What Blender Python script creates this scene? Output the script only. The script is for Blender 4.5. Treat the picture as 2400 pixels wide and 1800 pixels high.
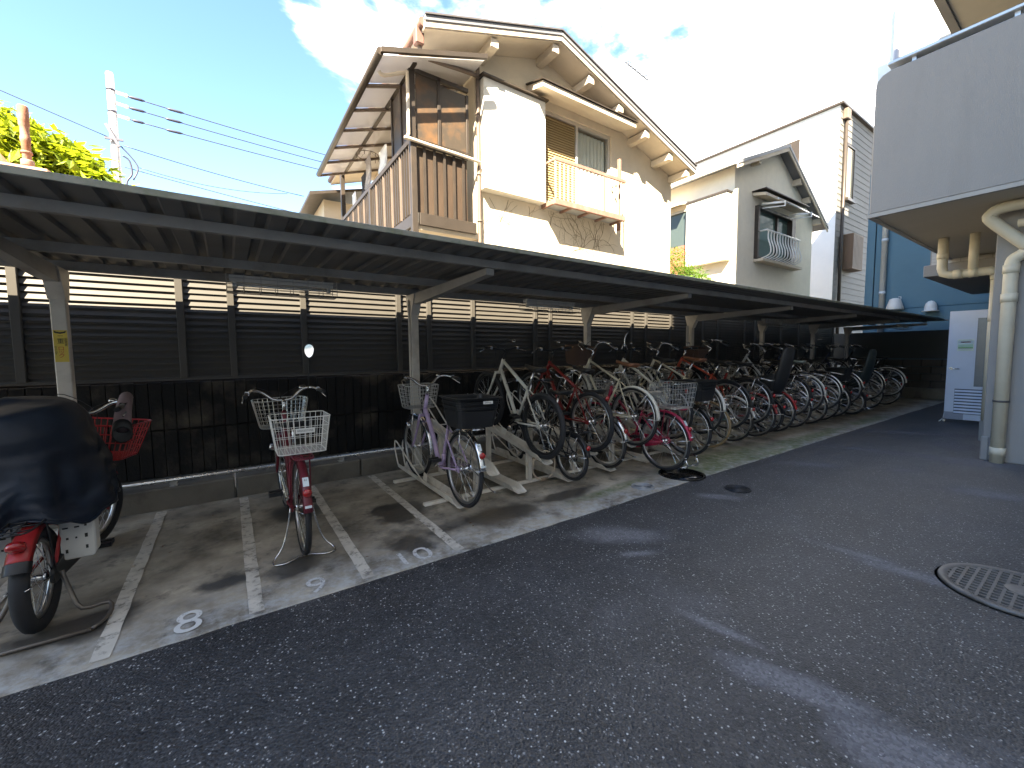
import bpy, bmesh, math, random
from mathutils import Vector, Matrix
RND = random.Random(7)
R = math.radians
scene = bpy.context.scene
for o in list(bpy.data.objects):
    bpy.data.objects.remove(o)
COL = scene.collection

# ------------------------------------------------------------------ camera
cam_d = bpy.data.cameras.new('camera')
cam_d.sensor_width = 36.0
cam_d.lens = 14.566
cam_d.clip_start = 0.02
cam_d.clip_end = 600
cam = bpy.data.objects.new('camera', cam_d)
COL.objects.link(cam)
RX = Vector((0.825262, -0.564656, -0.010350)); UP = Vector((0.049968, 0.054750, 0.997249)); BK = Vector((-0.562536, -0.823509, 0.073398))
cam.matrix_world = Matrix(((RX.x, UP.x, BK.x, 0), (RX.y, UP.y, BK.y, 0), (RX.z, UP.z, BK.z, 1.4), (0, 0, 0, 1)))
scene.camera = cam

# ------------------------------------------------------------------ sky, sun, exposure
SUN_TRAVEL = Vector((1.1, 1.0, -1.42)).normalized()
SUN_EL = math.asin(-SUN_TRAVEL.z)
SUN_AZ = math.atan2(-SUN_TRAVEL.x, -SUN_TRAVEL.y)          # clockwise from +Y
world = bpy.data.worlds.new('World')
scene.world = world
world.use_nodes = True
nt = world.node_tree
nt.nodes.clear()
wo = nt.nodes.new('ShaderNodeOutputWorld')
bg = nt.nodes.new('ShaderNodeBackground')
sky = nt.nodes.new('ShaderNodeTexSky')
sky.sky_type = 'NISHITA'
sky.sun_disc = False
sky.sun_elevation = SUN_EL
sky.sun_rotation = SUN_AZ
sky.air_density = 1.0
sky.dust_density = 0.4
sky.ozone_density = 0.55
bg.inputs['Strength'].default_value = 0.060
tc = nt.nodes.new('ShaderNodeTexCoord')
# clouds: a broad white bank to the east (+X), thinning to clear blue in the north-west
dotn = nt.nodes.new('ShaderNodeVectorMath'); dotn.operation = 'DOT_PRODUCT'
dotn.inputs[1].default_value = (0.90, 0.36, 0.26)
nz = nt.nodes.new('ShaderNodeTexNoise')
nz.inputs['Scale'].default_value = 2.6
nz.inputs['Detail'].default_value = 8
nz.inputs['Roughness'].default_value = 0.56
nz.inputs['Distortion'].default_value = 0.35
mp = nt.nodes.new('ShaderNodeMapping')
mp.inputs['Scale'].default_value = (1.0, 1.0, 1.9)
mp.inputs['Location'].default_value = (0.35, 0.1, 0.0)
mad = nt.nodes.new('ShaderNodeMath'); mad.operation = 'MULTIPLY_ADD'
mad.inputs[1].default_value = 1.1
mr = nt.nodes.new('ShaderNodeMapRange')
mr.inputs['From Min'].default_value = 1.24
mr.inputs['From Max'].default_value = 1.60
mr.interpolation_type = 'SMOOTHSTEP'
mix = nt.nodes.new('ShaderNodeMix'); mix.data_type = 'RGBA'
mix.inputs[7].default_value = (22.0, 21.6, 21.0, 1)
L = nt.links.new
L(tc.outputs['Generated'], dotn.inputs[0])
L(tc.outputs['Generated'], mp.inputs['Vector'])
L(mp.outputs[0], nz.inputs['Vector'])
L(dotn.outputs['Value'], mad.inputs[0])
nam = nt.nodes.new('ShaderNodeMath'); nam.operation = 'MULTIPLY_ADD'
nam.inputs[1].default_value = 1.7; nam.inputs[2].default_value = -0.38
L(nz.outputs['Fac'], nam.inputs[0]); L(nam.outputs[0], mad.inputs[2])
L(mad.outputs[0], mr.inputs['Value'])
L(mr.outputs[0], mix.inputs[0])
hsv = nt.nodes.new('ShaderNodeHueSaturation')
hsv.inputs['Saturation'].default_value = 1.12
L(sky.outputs[0], hsv.inputs['Color'])
L(hsv.outputs[0], mix.inputs[6])
L(mix.outputs[2], bg.inputs['Color'])
L(bg.outputs[0], wo.inputs['Surface'])

sun_d = bpy.data.lights.new('sun', 'SUN')
sun_d.energy = 5.0
sun_d.angle = R(0.5)
sun_d.color = (1.0, 0.89, 0.70)
sun = bpy.data.objects.new('sun', sun_d)
COL.objects.link(sun)
sun.rotation_euler = SUN_TRAVEL.to_track_quat('-Z', 'Y').to_euler()
sun.location = (-10, -10, 30)

vs = scene.view_settings
vs.view_transform = 'Standard'
vs.look = 'None'
vs.gamma = 1.0
vs.use_curve_mapping = False
vs.exposure = 3.2

# ------------------------------------------------------------------ materials
MATS = {}
def pmat(name, col, rough=.6, metal=0.0, var=.14, scale=5.0, bump=.0, bscale=80.0, stain=None, sscale=2.0, samt=.5, coat=0.0, world_co=True, alpha_wear=None, wscale=16, trans=0.0, ior=1.45, stretch=None):
    if name in MATS: return MATS[name]
    m = bpy.data.materials.new(name); m.use_nodes = True
    n = m.node_tree; N = n.nodes; l = n.links.new
    b = N['Principled BSDF']
    b.inputs['Metallic'].default_value = metal
    b.inputs['Roughness'].default_value = rough
    b.inputs['Coat Weight'].default_value = coat
    b.inputs['Transmission Weight'].default_value = trans
    b.inputs['IOR'].default_value = ior
    if world_co:
        t = N.new('ShaderNodeNewGeometry'); co = t.outputs['Position']
    else:
        t = N.new('ShaderNodeTexCoord'); co = t.outputs['Object']
    if stretch:
        mpn = N.new('ShaderNodeMapping'); mpn.inputs['Scale'].default_value = stretch
        l(co, mpn.inputs[0]); co = mpn.outputs[0]
    n1 = N.new('ShaderNodeTexNoise'); n1.inputs['Scale'].default_value = scale; n1.inputs['Detail'].default_value = 7; n1.inputs['Roughness'].default_value = .65
    l(co, n1.inputs['Vector'])
    mx = N.new('ShaderNodeMix'); mx.data_type = 'RGBA'
    mx.inputs[6].default_value = tuple(max(0, c*(1-var*1.6)) for c in col) + (1,)
    mx.inputs[7].default_value = tuple(min(1, c*(1+var*1.6)) for c in col) + (1,)
    l(n1.outputs['Fac'], mx.inputs[0])
    out = mx.outputs[2]
    if stain:
        n2 = N.new('ShaderNodeTexNoise'); n2.inputs['Scale'].default_value = sscale; n2.inputs['Detail'].default_value = 8; n2.inputs['Roughness'].default_value = .6
        l(co, n2.inputs['Vector'])
        r2 = N.new('ShaderNodeMapRange'); r2.inputs['From Min'].default_value = .5; r2.inputs['From Max'].default_value = .68; r2.inputs['To Max'].default_value = samt
        l(n2.outputs['Fac'], r2.inputs['Value'])
        m2 = N.new('ShaderNodeMix'); m2.data_type = 'RGBA'; m2.inputs[7].default_value = tuple(stain)+(1,)
        l(r2.outputs[0], m2.inputs[0]); l(out, m2.inputs[6]); out = m2.outputs[2]
    l(out, b.inputs['Base Color'])
    rr = N.new('ShaderNodeMapRange'); rr.inputs['To Min'].default_value = max(.03, rough*.8); rr.inputs['To Max'].default_value = min(1, rough*1.2)
    l(n1.outputs['Fac'], rr.inputs['Value']); l(rr.outputs[0], b.inputs['Roughness'])
    if bump > 0:
        n3 = N.new('ShaderNodeTexNoise'); n3.inputs['Scale'].default_value = bscale; n3.inputs['Detail'].default_value = 4
        l(co, n3.inputs['Vector'])
        bp = N.new('ShaderNodeBump'); bp.inputs['Strength'].default_value = bump; bp.inputs['Distance'].default_value = .01
        l(n3.outputs['Fac'], bp.inputs['Height']); l(bp.outputs[0], b.inputs['Normal'])
    if alpha_wear is not None:
        n4 = N.new('ShaderNodeTexNoise'); n4.inputs['Scale'].default_value = wscale; n4.inputs['Detail'].default_value = 9; n4.inputs['Roughness'].default_value = .72
        l(co, n4.inputs['Vector'])
        r4 = N.new('ShaderNodeMapRange'); r4.inputs['From Min'].default_value = alpha_wear; r4.inputs['From Max'].default_value = alpha_wear+.2
        l(n4.outputs['Fac'], r4.inputs['Value']); l(r4.outputs[0], b.inputs['Alpha'])
    MATS[name] = m
    return m

def paint(name, col, rough=.35, coat=.3):
    return pmat(name, col, .42, 0, .18, 9, 0, coat=.12, world_co=False, stain=tuple(c*.6+.02 for c in col), sscale=7, samt=.5)

# ------------------------------------------------------------------ mesh helpers
ORG = {}
class MB:
    def __init__(s): s.v = []; s.f = []; s.s = []
    def add(s, v, f, smooth=False):
        k = len(s.v); s.v += [tuple(p) for p in v]
        s.f += [tuple(i+k for i in q) for q in f]; s.s += [smooth]*len(f)
        return s
    def box(s, a, b, M=None):
        x0, x1 = sorted((a[0], b[0])); y0, y1 = sorted((a[1], b[1])); z0, z1 = sorted((a[2], b[2]))
        v = [Vector(p) for p in ((x0,y0,z0),(x1,y0,z0),(x1,y1,z0),(x0,y1,z0),(x0,y0,z1),(x1,y0,z1),(x1,y1,z1),(x0,y1,z1))]
        if M is not None: v = [M @ p for p in v]
        return s.add(v, [(0,3,2,1),(4,5,6,7),(0,1,5,4),(1,2,6,5),(2,3,7,6),(3,0,4,7)])
    def bar(s, p, q, w, h, upv=(0,0,1)):
        p = Vector(p); q = Vector(q); d = (q-p); ln = d.length; d.normalize()
        u = Vector(upv); x = d.cross(u)
        if x.length < 1e-4: x = d.cross(Vector((1,0,0)))
        x.normalize(); z = x.cross(d)
        M = Matrix(((x.x, d.x, z.x, p.x), (x.y, d.y, z.y, p.y), (x.z, d.z, z.z, p.z), (0,0,0,1)))
        return s.box((-w/2, 0, -h/2), (w/2, ln, h/2), M)
    def tube(s, pts, r, n=8, closed=False, caps=True):
        P = [Vector(p) for p in pts]; m = len(P)
        rs = list(r) if isinstance(r, (list, tuple)) else [r]*m
        T = []
        for i in range(m):
            a = P[i-1] if (i > 0 or closed) else P[i]
            b = P[(i+1) % m] if (i < m-1 or closed) else P[i]
            t = (b-a); T.append(t.normalized() if t.length > 1e-9 else Vector((0,0,1)))
        ref = Vector((0,0,1)) if abs(T[0].z) < .9 else Vector((1,0,0))
        nn = (ref - T[0]*ref.dot(T[0])).normalized()
        v = []
        for i in range(m):
            nn = (nn - T[i]*nn.dot(T[i])).normalized(); bb = T[i].cross(nn)
            for k in range(n):
                a = 2*math.pi*k/n
                v.append(P[i] + (nn*math.cos(a) + bb*math.sin(a))*rs[i])
        f = []
        for i in range(m if closed else m-1):
            j = (i+1) % m
            for k in range(n):
                k2 = (k+1) % n
                f.append((i*n+k, i*n+k2, j*n+k2, j*n+k))
        if caps and not closed:
            s.add(v, f, n > 4)
            k0 = len(s.v)-len(v)
            s.f += [tuple(k0+k for k in reversed(range(n))), tuple(k0+(m-1)*n+k for k in range(n))]; s.s += [False, False]
            return s
        return s.add(v, f, n > 4)
    def lathe(s, prof, n=24, axis='z', c=(0,0,0), smooth=True, closed=False):
        v = []; c = Vector(c)
        for (r, h) in prof:
            for k in range(n):
                a = 2*math.pi*k/n; x = r*math.cos(a); y = r*math.sin(a)
                p = {'z': (x, y, h), 'x': (h, x, y), 'y': (y, h, x)}[axis]
                v.append(c+Vector(p))
        f = []; m = len(prof)
        for i in range(m if closed else m-1):
            j = (i+1) % m
            for k in range(n):
                k2 = (k+1) % n
                f.append((i*n+k, i*n+k2, j*n+k2, j*n+k))
        s.add(v, f, smooth)
        if not closed:
            k0 = len(s.v)-len(v)
            if prof[0][0] > 1e-5: s.f.append(tuple(k0+k for k in reversed(range(n)))); s.s.append(False)
            if prof[-1][0] > 1e-5: s.f.append(tuple(k0+(m-1)*n+k for k in range(n))); s.s.append(False)
        return s
    def prism(s, poly, axis, a, b):
        def pt(u, w, h): return {'x': (h,u,w), 'y': (u,h,w), 'z': (u,w,h)}[axis]
        n = len(poly)
        v = [pt(u, w, a) for u, w in poly] + [pt(u, w, b) for u, w in poly]
        f = [tuple(reversed(range(n))), tuple(range(n, 2*n))] + [(i, (i+1) % n, n+(i+1) % n, n+i) for i in range(n)]
        return s.add(v, f)
    def loft(s, rings, smooth=True, caps=True):
        n = len(rings[0]); v = [p for r in rings for p in r]; f = []
        for i in range(len(rings)-1):
            for k in range(n):
                f.append((i*n+k, i*n+(k+1) % n, (i+1)*n+(k+1) % n, (i+1)*n+k))
        s.add(v, f, smooth)
        if caps:
            k0 = len(s.v)-len(v); m = len(rings)
            s.f += [tuple(k0+k for k in reversed(range(n))), tuple(k0+(m-1)*n+k for k in range(n))]; s.s += [smooth, smooth]
        return s
    def mesh(s, name, off=(0,0,0), bevel=0.0):
        me = bpy.data.meshes.new(name)
        ox, oy, oz = off
        me.from_pydata([(x-ox, y-oy, z-oz) for x, y, z in s.v], [], s.f)
        me.polygons.foreach_set('use_smooth', s.s)
        bm = bmesh.new(); bm.from_mesh(me)
        bmesh.ops.recalc_face_normals(bm, faces=bm.faces)
        if bevel > 0:
            bmesh.ops.bevel(bm, geom=[e for e in bm.edges if len(e.link_faces) == 2 and e.calc_face_angle(0) > .6], offset=bevel, segments=1, affect='EDGES', clamp_overlap=True)
        bm.to_mesh(me); bm.free()
        return me
    def build(s, name, mat, parent=None, bevel=0.0, local=False, kind=None):
        off = Vector((0,0,0))
        if parent is not None and not local: off = ORG.get(parent.name, Vector((0,0,0)))
        me = s.mesh(name, off, bevel)
        return link(name, me, mat, parent, kind)

def link(name, me, mat, parent=None, kind=None, loc=None):
    o = bpy.data.objects.new(name, me)
    COL.objects.link(o)
    if not me.materials: me.materials.append(mat)
    o.material_slots[0].link = 'OBJECT'
    o.material_slots[0].material = mat
    if parent is not None:
        o.parent = parent
        ORG[o.name] = ORG.get(parent.name, Vector((0,0,0)))
    if loc is not None: o.location = loc
    if kind: o['kind'] = kind
    return o
def tag(o, label, cat, group=None):
    o['label'] = label; o['category'] = cat
    if group: o['group'] = group
    return o
def thing(name, label, cat, loc=(0,0,0), group=None, rot=(0,0,0)):
    o = bpy.data.objects.new(name, None); COL.objects.link(o)
    o.empty_display_size = .1
    o.location = loc; o.rotation_euler = rot
    ORG[o.name] = Vector(loc)
    return tag(o, label, cat, group)
def struct(o):
    o['kind'] = 'structure'; return o
def arc(c, r, a0, a1, n, plane='yz', x=0.0):
    out = []
    for i in range(n+1):
        a = R(a0+(a1-a0)*i/n)
        if plane == 'yz': out.append((x, c[0]+r*math.cos(a), c[1]+r*math.sin(a)))
        elif plane == 'xy': out.append((c[0]+r*math.cos(a), c[1]+r*math.sin(a), x))
        else: out.append((c[0]+r*math.cos(a), x, c[1]+r*math.sin(a)))
    return out
def smoothpts(pts, k=4):
    P = [Vector(p) for p in pts]; out = []
    for i in range(len(P)-1):
        p0 = P[max(i-1,0)]; p1 = P[i]; p2 = P[i+1]; p3 = P[min(i+2,len(P)-1)]
        for j in range(k):
            t = j/k
            out.append(.5*((2*p1)+(-p0+p2)*t+(2*p0-5*p1+4*p2-p3)*t*t+(-p0+3*p1-3*p2+p3)*t**3))
    out.append(P[-1]); return out

# ------------------------------------------------------------------ ground materials
def ellipses(n, co, lst, namt=.9, nscale=3.0, soft=.45):
    N = n.nodes; l = n.links.new
    nz = N.new('ShaderNodeTexNoise'); nz.inputs['Scale'].default_value = nscale; nz.inputs['Detail'].default_value = 8; nz.inputs['Roughness'].default_value = .62
    l(co, nz.inputs['Vector'])
    sub = N.new('ShaderNodeMath'); sub.operation = 'MULTIPLY_ADD'; sub.inputs[1].default_value = namt*2; sub.inputs[2].default_value = -namt
    l(nz.outputs['Fac'], sub.inputs[0])
    tot = None
    for (cx, cy, ax, ay, rot) in lst:
        m = N.new('ShaderNodeMapping'); m.vector_type = 'TEXTURE'
        m.inputs['Location'].default_value = (cx, cy, 0); m.inputs['Rotation'].default_value = (0, 0, R(rot)); m.inputs['Scale'].default_value = (ax, ay, 1000)
        l(co, m.inputs['Vector'])
        ln = N.new('ShaderNodeVectorMath'); ln.operation = 'LENGTH'; l(m.outputs[0], ln.inputs[0])
        ad = N.new('ShaderNodeMath'); ad.operation = 'ADD'; l(ln.outputs['Value'], ad.inputs[0]); l(sub.outputs[0], ad.inputs[1])
        r = N.new('ShaderNodeMapRange'); r.inputs['From Min'].default_value = 1.0; r.inputs['From Max'].default_value = 1.0-soft
        l(ad.outputs[0], r.inputs['Value'])
        if tot is None: tot = r.outputs[0]
        else:
            mx = N.new('ShaderNodeMath'); mx.operation = 'MAXIMUM'; l(tot, mx.inputs[0]); l(r.outputs[0], mx.inputs[1]); tot = mx.outputs[0]
    return tot
def mixc(n, fac, a, b):
    m = n.nodes.new('ShaderNodeMix'); m.data_type = 'RGBA'
    if hasattr(fac, 'links') or hasattr(fac, 'is_linked'): n.links.new(fac, m.inputs[0])
    else: m.inputs[0].default_value = fac
    for s, k in ((a, 6), (b, 7)):
        if isinstance(s, tuple): m.inputs[k].default_value = s+(1,)
        else: n.links.new(s, m.inputs[k])
    return m.outputs[2]
def rng(n, v, a, b, c=0.0, d=1.0):
    r = n.nodes.new('ShaderNodeMapRange')
    for k, x in zip(('From Min', 'From Max', 'To Min', 'To Max'), (a, b, c, d)): r.inputs[k].default_value = x
    n.links.new(v, r.inputs['Value']); return r.outputs[0]
def noise(n, co, sc, det=6, ro=.6):
    z = n.nodes.new('ShaderNodeTexNoise'); z.inputs['Scale'].default_value = sc; z.inputs['Detail'].default_value = det; z.inputs['Roughness'].default_value = ro
    n.links.new(co, z.inputs['Vector']); return z.outputs['Fac']

def asphalt_material():
    m = bpy.data.materials.new('asphalt'); m.use_nodes = True
    n = m.node_tree; N = n.nodes; l = n.links.new; b = N['Principled BSDF']
    co = N.new('ShaderNodeNewGeometry').outputs['Position']
    v = N.new('ShaderNodeTexVoronoi'); v.inputs['Scale'].default_value = 92; v.inputs['Randomness'].default_value = 1; l(co, v.inputs['Vector'])
    sp = N.new('ShaderNodeSeparateColor'); l(v.outputs['Color'], sp.inputs[0])
    v2 = N.new('ShaderNodeTexVoronoi'); v2.inputs['Scale'].default_value = 165; l(co, v2.inputs['Vector'])
    sp2 = N.new('ShaderNodeSeparateColor'); l(v2.outputs['Color'], sp2.inputs[0])
    big = noise(n, co, 1.1, 6, .6)
    base = mixc(n, rng(n, sp.outputs[0], .0, 1.0), (.0145, .0142, .0155), (.042, .041, .042))
    base = mixc(n, rng(n, sp2.outputs[1], .5, 1.0, 0, .45), base, (.08, .08, .085))
    tone = rng(n, noise(n, co, 2.3, 7, .65), .3, .72, .55, 1.35)
    tm = N.new('ShaderNodeMix'); tm.data_type = 'RGBA'; tm.blend_type = 'MULTIPLY'; tm.inputs[0].default_value = 1.0; l(base, tm.inputs[6]); l(tone, tm.inputs[7]); base = tm.outputs[2]
    # pale aggregate: a few cells only, and only the middle of each stone
    stone = rng(n, sp.outputs[1], .935, .965)
    core = rng(n, v.outputs['Distance'], .48, .30)
    ms = N.new('ShaderNodeMath'); ms.operation = 'MULTIPLY'; l(stone, ms.inputs[0]); l(core, ms.inputs[1])
    base = mixc(n, ms.outputs[0], base, (.44, .44, .43))
    stone2 = rng(n, sp2.outputs[0], .965, .985, 0, .75)
    base = mixc(n, stone2, base, (.24, .24, .24))
    dry = ellipses(n, co, [(2.42, 2.10, .42, .17, -35), (2.30, 1.82, .2, .06, -30),
        (1.99, 1.06, .30, .045, -80), (1.90, .66, .42, .10, -72), (1.88, .30, .40, .17, -70), (2.05, -.25, .7, .30, -75),
        (3.50, .98, .36, .06, -85), (3.47, .62, .36, .10, -80), (5.85, 2.1, .40, .16, -50), (6.40, 1.35, .24, .10, -40),
        (7.4, 1.65, 1.1, .16, -75), (7.6, .85, .7, .35, -60), (6.0, .60, .5, .2, -70), (9.4, 1.9, 1.2, .25, -60), (3.85, 2.1, .28, .10, -50),
        (8.6, 1.3, .5, .3, 10), (2.7, -.4, .5, .2, -60), (-1.8, -.8, .6, .3, 20)], .8, 4.0, .6)
    dry2 = rng(n, big, .56, .74, 0, .35)
    dm = N.new('ShaderNodeMath'); dm.operation = 'MAXIMUM'; l(dry, dm.inputs[0]); l(dry2, dm.inputs[1])
    fx = N.new('ShaderNodeMath'); fx.operation = 'MULTIPLY'; fx.inputs[1].default_value = 1.0; br = N.new('ShaderNodeMath'); br.operation = 'MULTIPLY'; l(dm.outputs[0], br.inputs[0]); l(rng(n, sp.outputs[2], 0, 1, .45, 1.0), br.inputs[1]); l(br.outputs[0], fx.inputs[0])
    base = mixc(n, fx.outputs[0], base, (.180, .172, .180))
    # asphalt grey lightens steadily towards the far end of the yard
    sx = N.new('ShaderNodeSeparateXYZ'); l(co, sx.inputs[0])
    worn = rng(n, sx.outputs['X'], 1.2, 8.0, 0, .55)
    base = mixc(n, worn, base, (.088, .087, .092))
    l(base, b.inputs['Base Color'])
    rgh = rng(n, dm.outputs[0], 0, 1, .58, .95); l(rgh, b.inputs['Roughness'])
    bp = N.new('ShaderNodeBump'); bp.inputs['Strength'].default_value = .85; bp.inputs['Distance'].default_value = .006; bp.invert = True
    l(v.outputs['Distance'], bp.inputs['Height'])
    bp2 = N.new('ShaderNodeBump'); bp2.inputs['Strength'].default_value = .4; bp2.inputs['Distance'].default_value = .003
    l(sp2.outputs[2], bp2.inputs['Height']); l(bp.outputs[0], bp2.inputs['Normal']); l(bp2.outputs[0], b.inputs['Normal'])
    return m
def pad_material(name='pad_concrete'):
    m = bpy.data.materials.new(name); m.use_nodes = True
    n = m.node_tree; N = n.nodes; l = n.links.new; b = N['Principled BSDF']
    co = N.new('ShaderNodeNewGeometry').outputs['Position']
    a = noise(n, co, 2.2, 9, .62); f = noise(n, co, 26, 6, .6); g = noise(n, co, 5.0, 9, .7)
    base = mixc(n, rng(n, a, .33, .68), (.10, .082, .058), (.50, .445, .35))
    base = mixc(n, rng(n, f, .3, .75, 0, .5), base, (.24, .225, .20))
    base = mixc(n, rng(n, g, .54, .66, 0, .7), base, (.075, .070, .062))
    sx = N.new('ShaderNodeSeparateXYZ'); l(co, sx.inputs[0])
    # scuffed pale strip along the front edge
    ed = rng(n, sx.outputs['Y'], 3.05, 2.6); h = noise(n, co, 9, 8, .75); hh = rng(n, h, .42, .62, 0, .75)
    mu = N.new('ShaderNodeMath'); mu.operation = 'MULTIPLY'; l(ed, mu.inputs[0]); l(hh, mu.inputs[1])
    base = mixc(n, mu.outputs[0], base, (.46, .47, .47))
    wet = ellipses(n, co, [(1.18, 3.55, .30, .42, 25), (1.08, 2.92, .26, .30, 0), (1.85, 2.98, .75, .22, -5), (.30, 3.0, .26, .16, 20), (-.1, 3.05, .22, .12, 10),
        (-.75, 2.95, .3, .2, 10), (2.6, 3.0, .5, .12, 0), (.45, 4.1, .3, .25, 0), (3.2, 3.7, .5, .3, 0), (6, 3.9, 3, .7, 0), (11, 3.8, 3, .7, 0)], 1.35, 2.4, .5)
    base = mixc(n, rng(n, wet, 0, 1, 0, .86), base, (.035, .033, .030))
    moss = ellipses(n, co, [(5.3, 2.85, 1.5, .38, 0), (4.6, 2.66, .7, .18, 0), (7.6, 2.75, 2.0, .2, 0), (6.2, 2.62, 1.6, .12, 0), (3.2, 2.85, .8, .10, 5), (10.5, 2.75, 1.5, .2, 0)], .95, 3.0, .6)
    ms = N.new('ShaderNodeMath'); ms.operation = 'MULTIPLY'; l(moss, ms.inputs[0]); l(rng(n, noise(n, co, 12, 8, .7), .3, .62), ms.inputs[1])
    base = mixc(n, rng(n, ms.outputs[0], 0, 1, 0, .9), base, (.085, .125, .025))
    l(base, b.inputs['Base Color'])
    l(rng(n, wet, 0, 1, .78, .32), b.inputs['Roughness'])
    bp = N.new('ShaderNodeBump'); bp.inputs['Strength'].default_value = .35; bp.inputs['Distance'].default_value = .004
    l(f, bp.inputs['Height']); l(bp.outputs[0], b.inputs['Normal'])
    return m
M_ASPH = asphalt_material()
M_PAD = pad_material()

# ------------------------------------------------------------------ ground
g = MB().add([(-120,-120,-.012),(160,-120,-.012),(160,160,-.012),(-120,160,-.012)], [(0,1,2,3)])
struct(g.build('ground', pmat('dirt', (.16,.14,.11), .9, bump=.4)))
g = MB().add([(-14,-2.95,0),(15.6,-2.95,0),(15.6,2.545,0),(-14,2.545,0)], [(0,1,2,3)])
struct(g.build('asphalt_yard', M_ASPH))
# concrete pad with a slightly ragged front edge
g = MB(); prev = None; top = []; xs = [-14+i*.12 for i in range(int(29.8/.12)+1)]
for x in xs: top.append((x, 2.538+RND.uniform(-.006, .006)+.006*math.sin(x*1.7)))
v = []; f = []
for (x, y) in top: v += [(x, y, -.008), (x, y+.008, .006), (x, 4.86, .006)]
for i in range(len(top)-1):
    a = i*3; b = a+3
    f += [(a, b, b+1, a+1), (a+1, b+1, b+2, a+2)]
g.add(v, f)
struct(g.build('bike_parking_pad', M_PAD))
M_KERB = pmat('kerb_concrete', (.17,.155,.13), .85, var=.25, scale=4, bump=.4, bscale=60, stain=(.06,.055,.05), sscale=3, samt=.75)
def kerb_block():
    m = MB(); L_ = 1.2
    m.box((0.004, 4.86, -.02), (L_-.004, 5.36, .205))
    return m.mesh('kerb_block', (0,0,0), .012)
km = kerb_block()
kroot = thing('low_kerb', 'low stained concrete kerb behind the parked bicycles, under the black fence', 'kerb', (-6, 4.86, 0))
for i in range(19):
    o = link('kerb_block', km, M_KERB, kroot); o.location = (i*1.2, -4.86, 0)
    ORG[o.name] = Vector((0,0,0))

# painted bay lines and numbers (flat print lying on the pad)
M_LINE = pmat('worn_line_paint', (.56,.52,.45), .7, var=.15, scale=8, alpha_wear=.28, stain=(.2,.18,.15), sscale=5, samt=.6)
M_NUM = pmat('worn_number_paint', (.62,.62,.60), .7, var=.1, alpha_wear=.24, wscale=45)
M_NUMF = pmat('faded_number_paint', (.55,.55,.54), .7, var=.1, alpha_wear=.29, wscale=45)
line_lab = ['worn pale bay line left of the covered red bike', 'worn pale bay line between the covered red bike and painted 8', 'worn pale bay line between painted 8 and the maroon bicycle', 'worn pale bay line right of the maroon bicycle, before painted 10', 'worn stained bay line nearest the lavender bicycle']
for x, lb in zip((-1.18, -.56, .06, .662, 1.295), line_lab):
    g = MB(); n = 24; v = []; f = []
    for i in range(n+1):
        y = 2.575+(4.80-2.575)*i/n
        v += [(x-.037+RND.uniform(-.003,.003), y, .0105), (x+.037+RND.uniform(-.003,.003), y, .0105)]
    f = [(2*i, 2*i+1, 2*i+3, 2*i+2) for i in range(n)]
    o = g.add(v, f).build('bay_line', M_LINE)
    tag(o, lb, 'painted line', 'painted lines between the parking bays')
def text_mesh(name, body, size, mat, loc, rot, parent=None, align='CENTER', sx=1.0, spacing=1.0):
    cu = bpy.data.curves.new(name, 'FONT'); cu.body = body; cu.size = size; cu.align_x = align; cu.align_y = 'CENTER'
    cu.space_line = spacing; cu.resolution_u = 4
    to = bpy.data.objects.new('tmp_text', cu); COL.objects.link(to)
    bpy.context.view_layer.update()
    dg = bpy.context.evaluated_depsgraph_get()
    me = bpy.data.meshes.new_from_object(to.evaluated_get(dg))
    bpy.data.objects.remove(to)
    me.name = name; me.materials.clear()
    o = link(name, me, mat, parent)
    off = ORG.get(parent.name, Vector((0,0,0))) if parent else Vector((0,0,0))
    o.location = Vector(loc)-off; o.rotation_euler = rot; o.scale = (sx, 1, 1)
    return o
tag(text_mesh('bay_number', '8', .30, M_NUM, (-.24, 2.68, .0125), (0,0,R(0)), sx=.9), 'white painted number 8 on the concrete pad', 'painted number', 'painted bay numbers')
tag(text_mesh('bay_number', '9', .26, M_NUMF, (.375, 2.665, .0125), (0,0,R(0)), sx=.95), 'faded white painted number 9 on the concrete pad', 'painted number', 'painted bay numbers')
tag(text_mesh('bay_number', '10', .26, M_NUMF, (.985, 2.67, .0125), (0,0,R(0)), sx=1.1), 'faint worn painted 10 next to the wet stain', 'painted number', 'painted bay numbers')

# ------------------------------------------------------------------ old boarded wall, fence
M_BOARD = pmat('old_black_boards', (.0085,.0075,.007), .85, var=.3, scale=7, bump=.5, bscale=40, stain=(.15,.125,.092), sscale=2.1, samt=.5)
wall = thing('boarded_wall', 'old dark brown wall of short upright boards with peeling patches under the fence', 'wall', (-6, 5.30, 0))
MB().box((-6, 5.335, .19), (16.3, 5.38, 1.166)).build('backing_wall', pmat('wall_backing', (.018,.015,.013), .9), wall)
bmesh_ = [MB().box((0,-.012-.002*k,0),(.094,.03,.462)).mesh('board', (0,0,0), .004) for k in range(3)]
extra = MB()
for i in range(222):
    for c in range(2):
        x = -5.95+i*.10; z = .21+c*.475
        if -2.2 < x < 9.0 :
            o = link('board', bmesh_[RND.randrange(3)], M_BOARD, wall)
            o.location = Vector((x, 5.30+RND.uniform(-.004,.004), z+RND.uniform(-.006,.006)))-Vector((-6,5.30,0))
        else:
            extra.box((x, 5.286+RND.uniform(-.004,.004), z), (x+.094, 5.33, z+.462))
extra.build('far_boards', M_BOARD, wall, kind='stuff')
M_COPE = pmat('wall_coping_metal', (.10,.10,.10), .5, .6)

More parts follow.
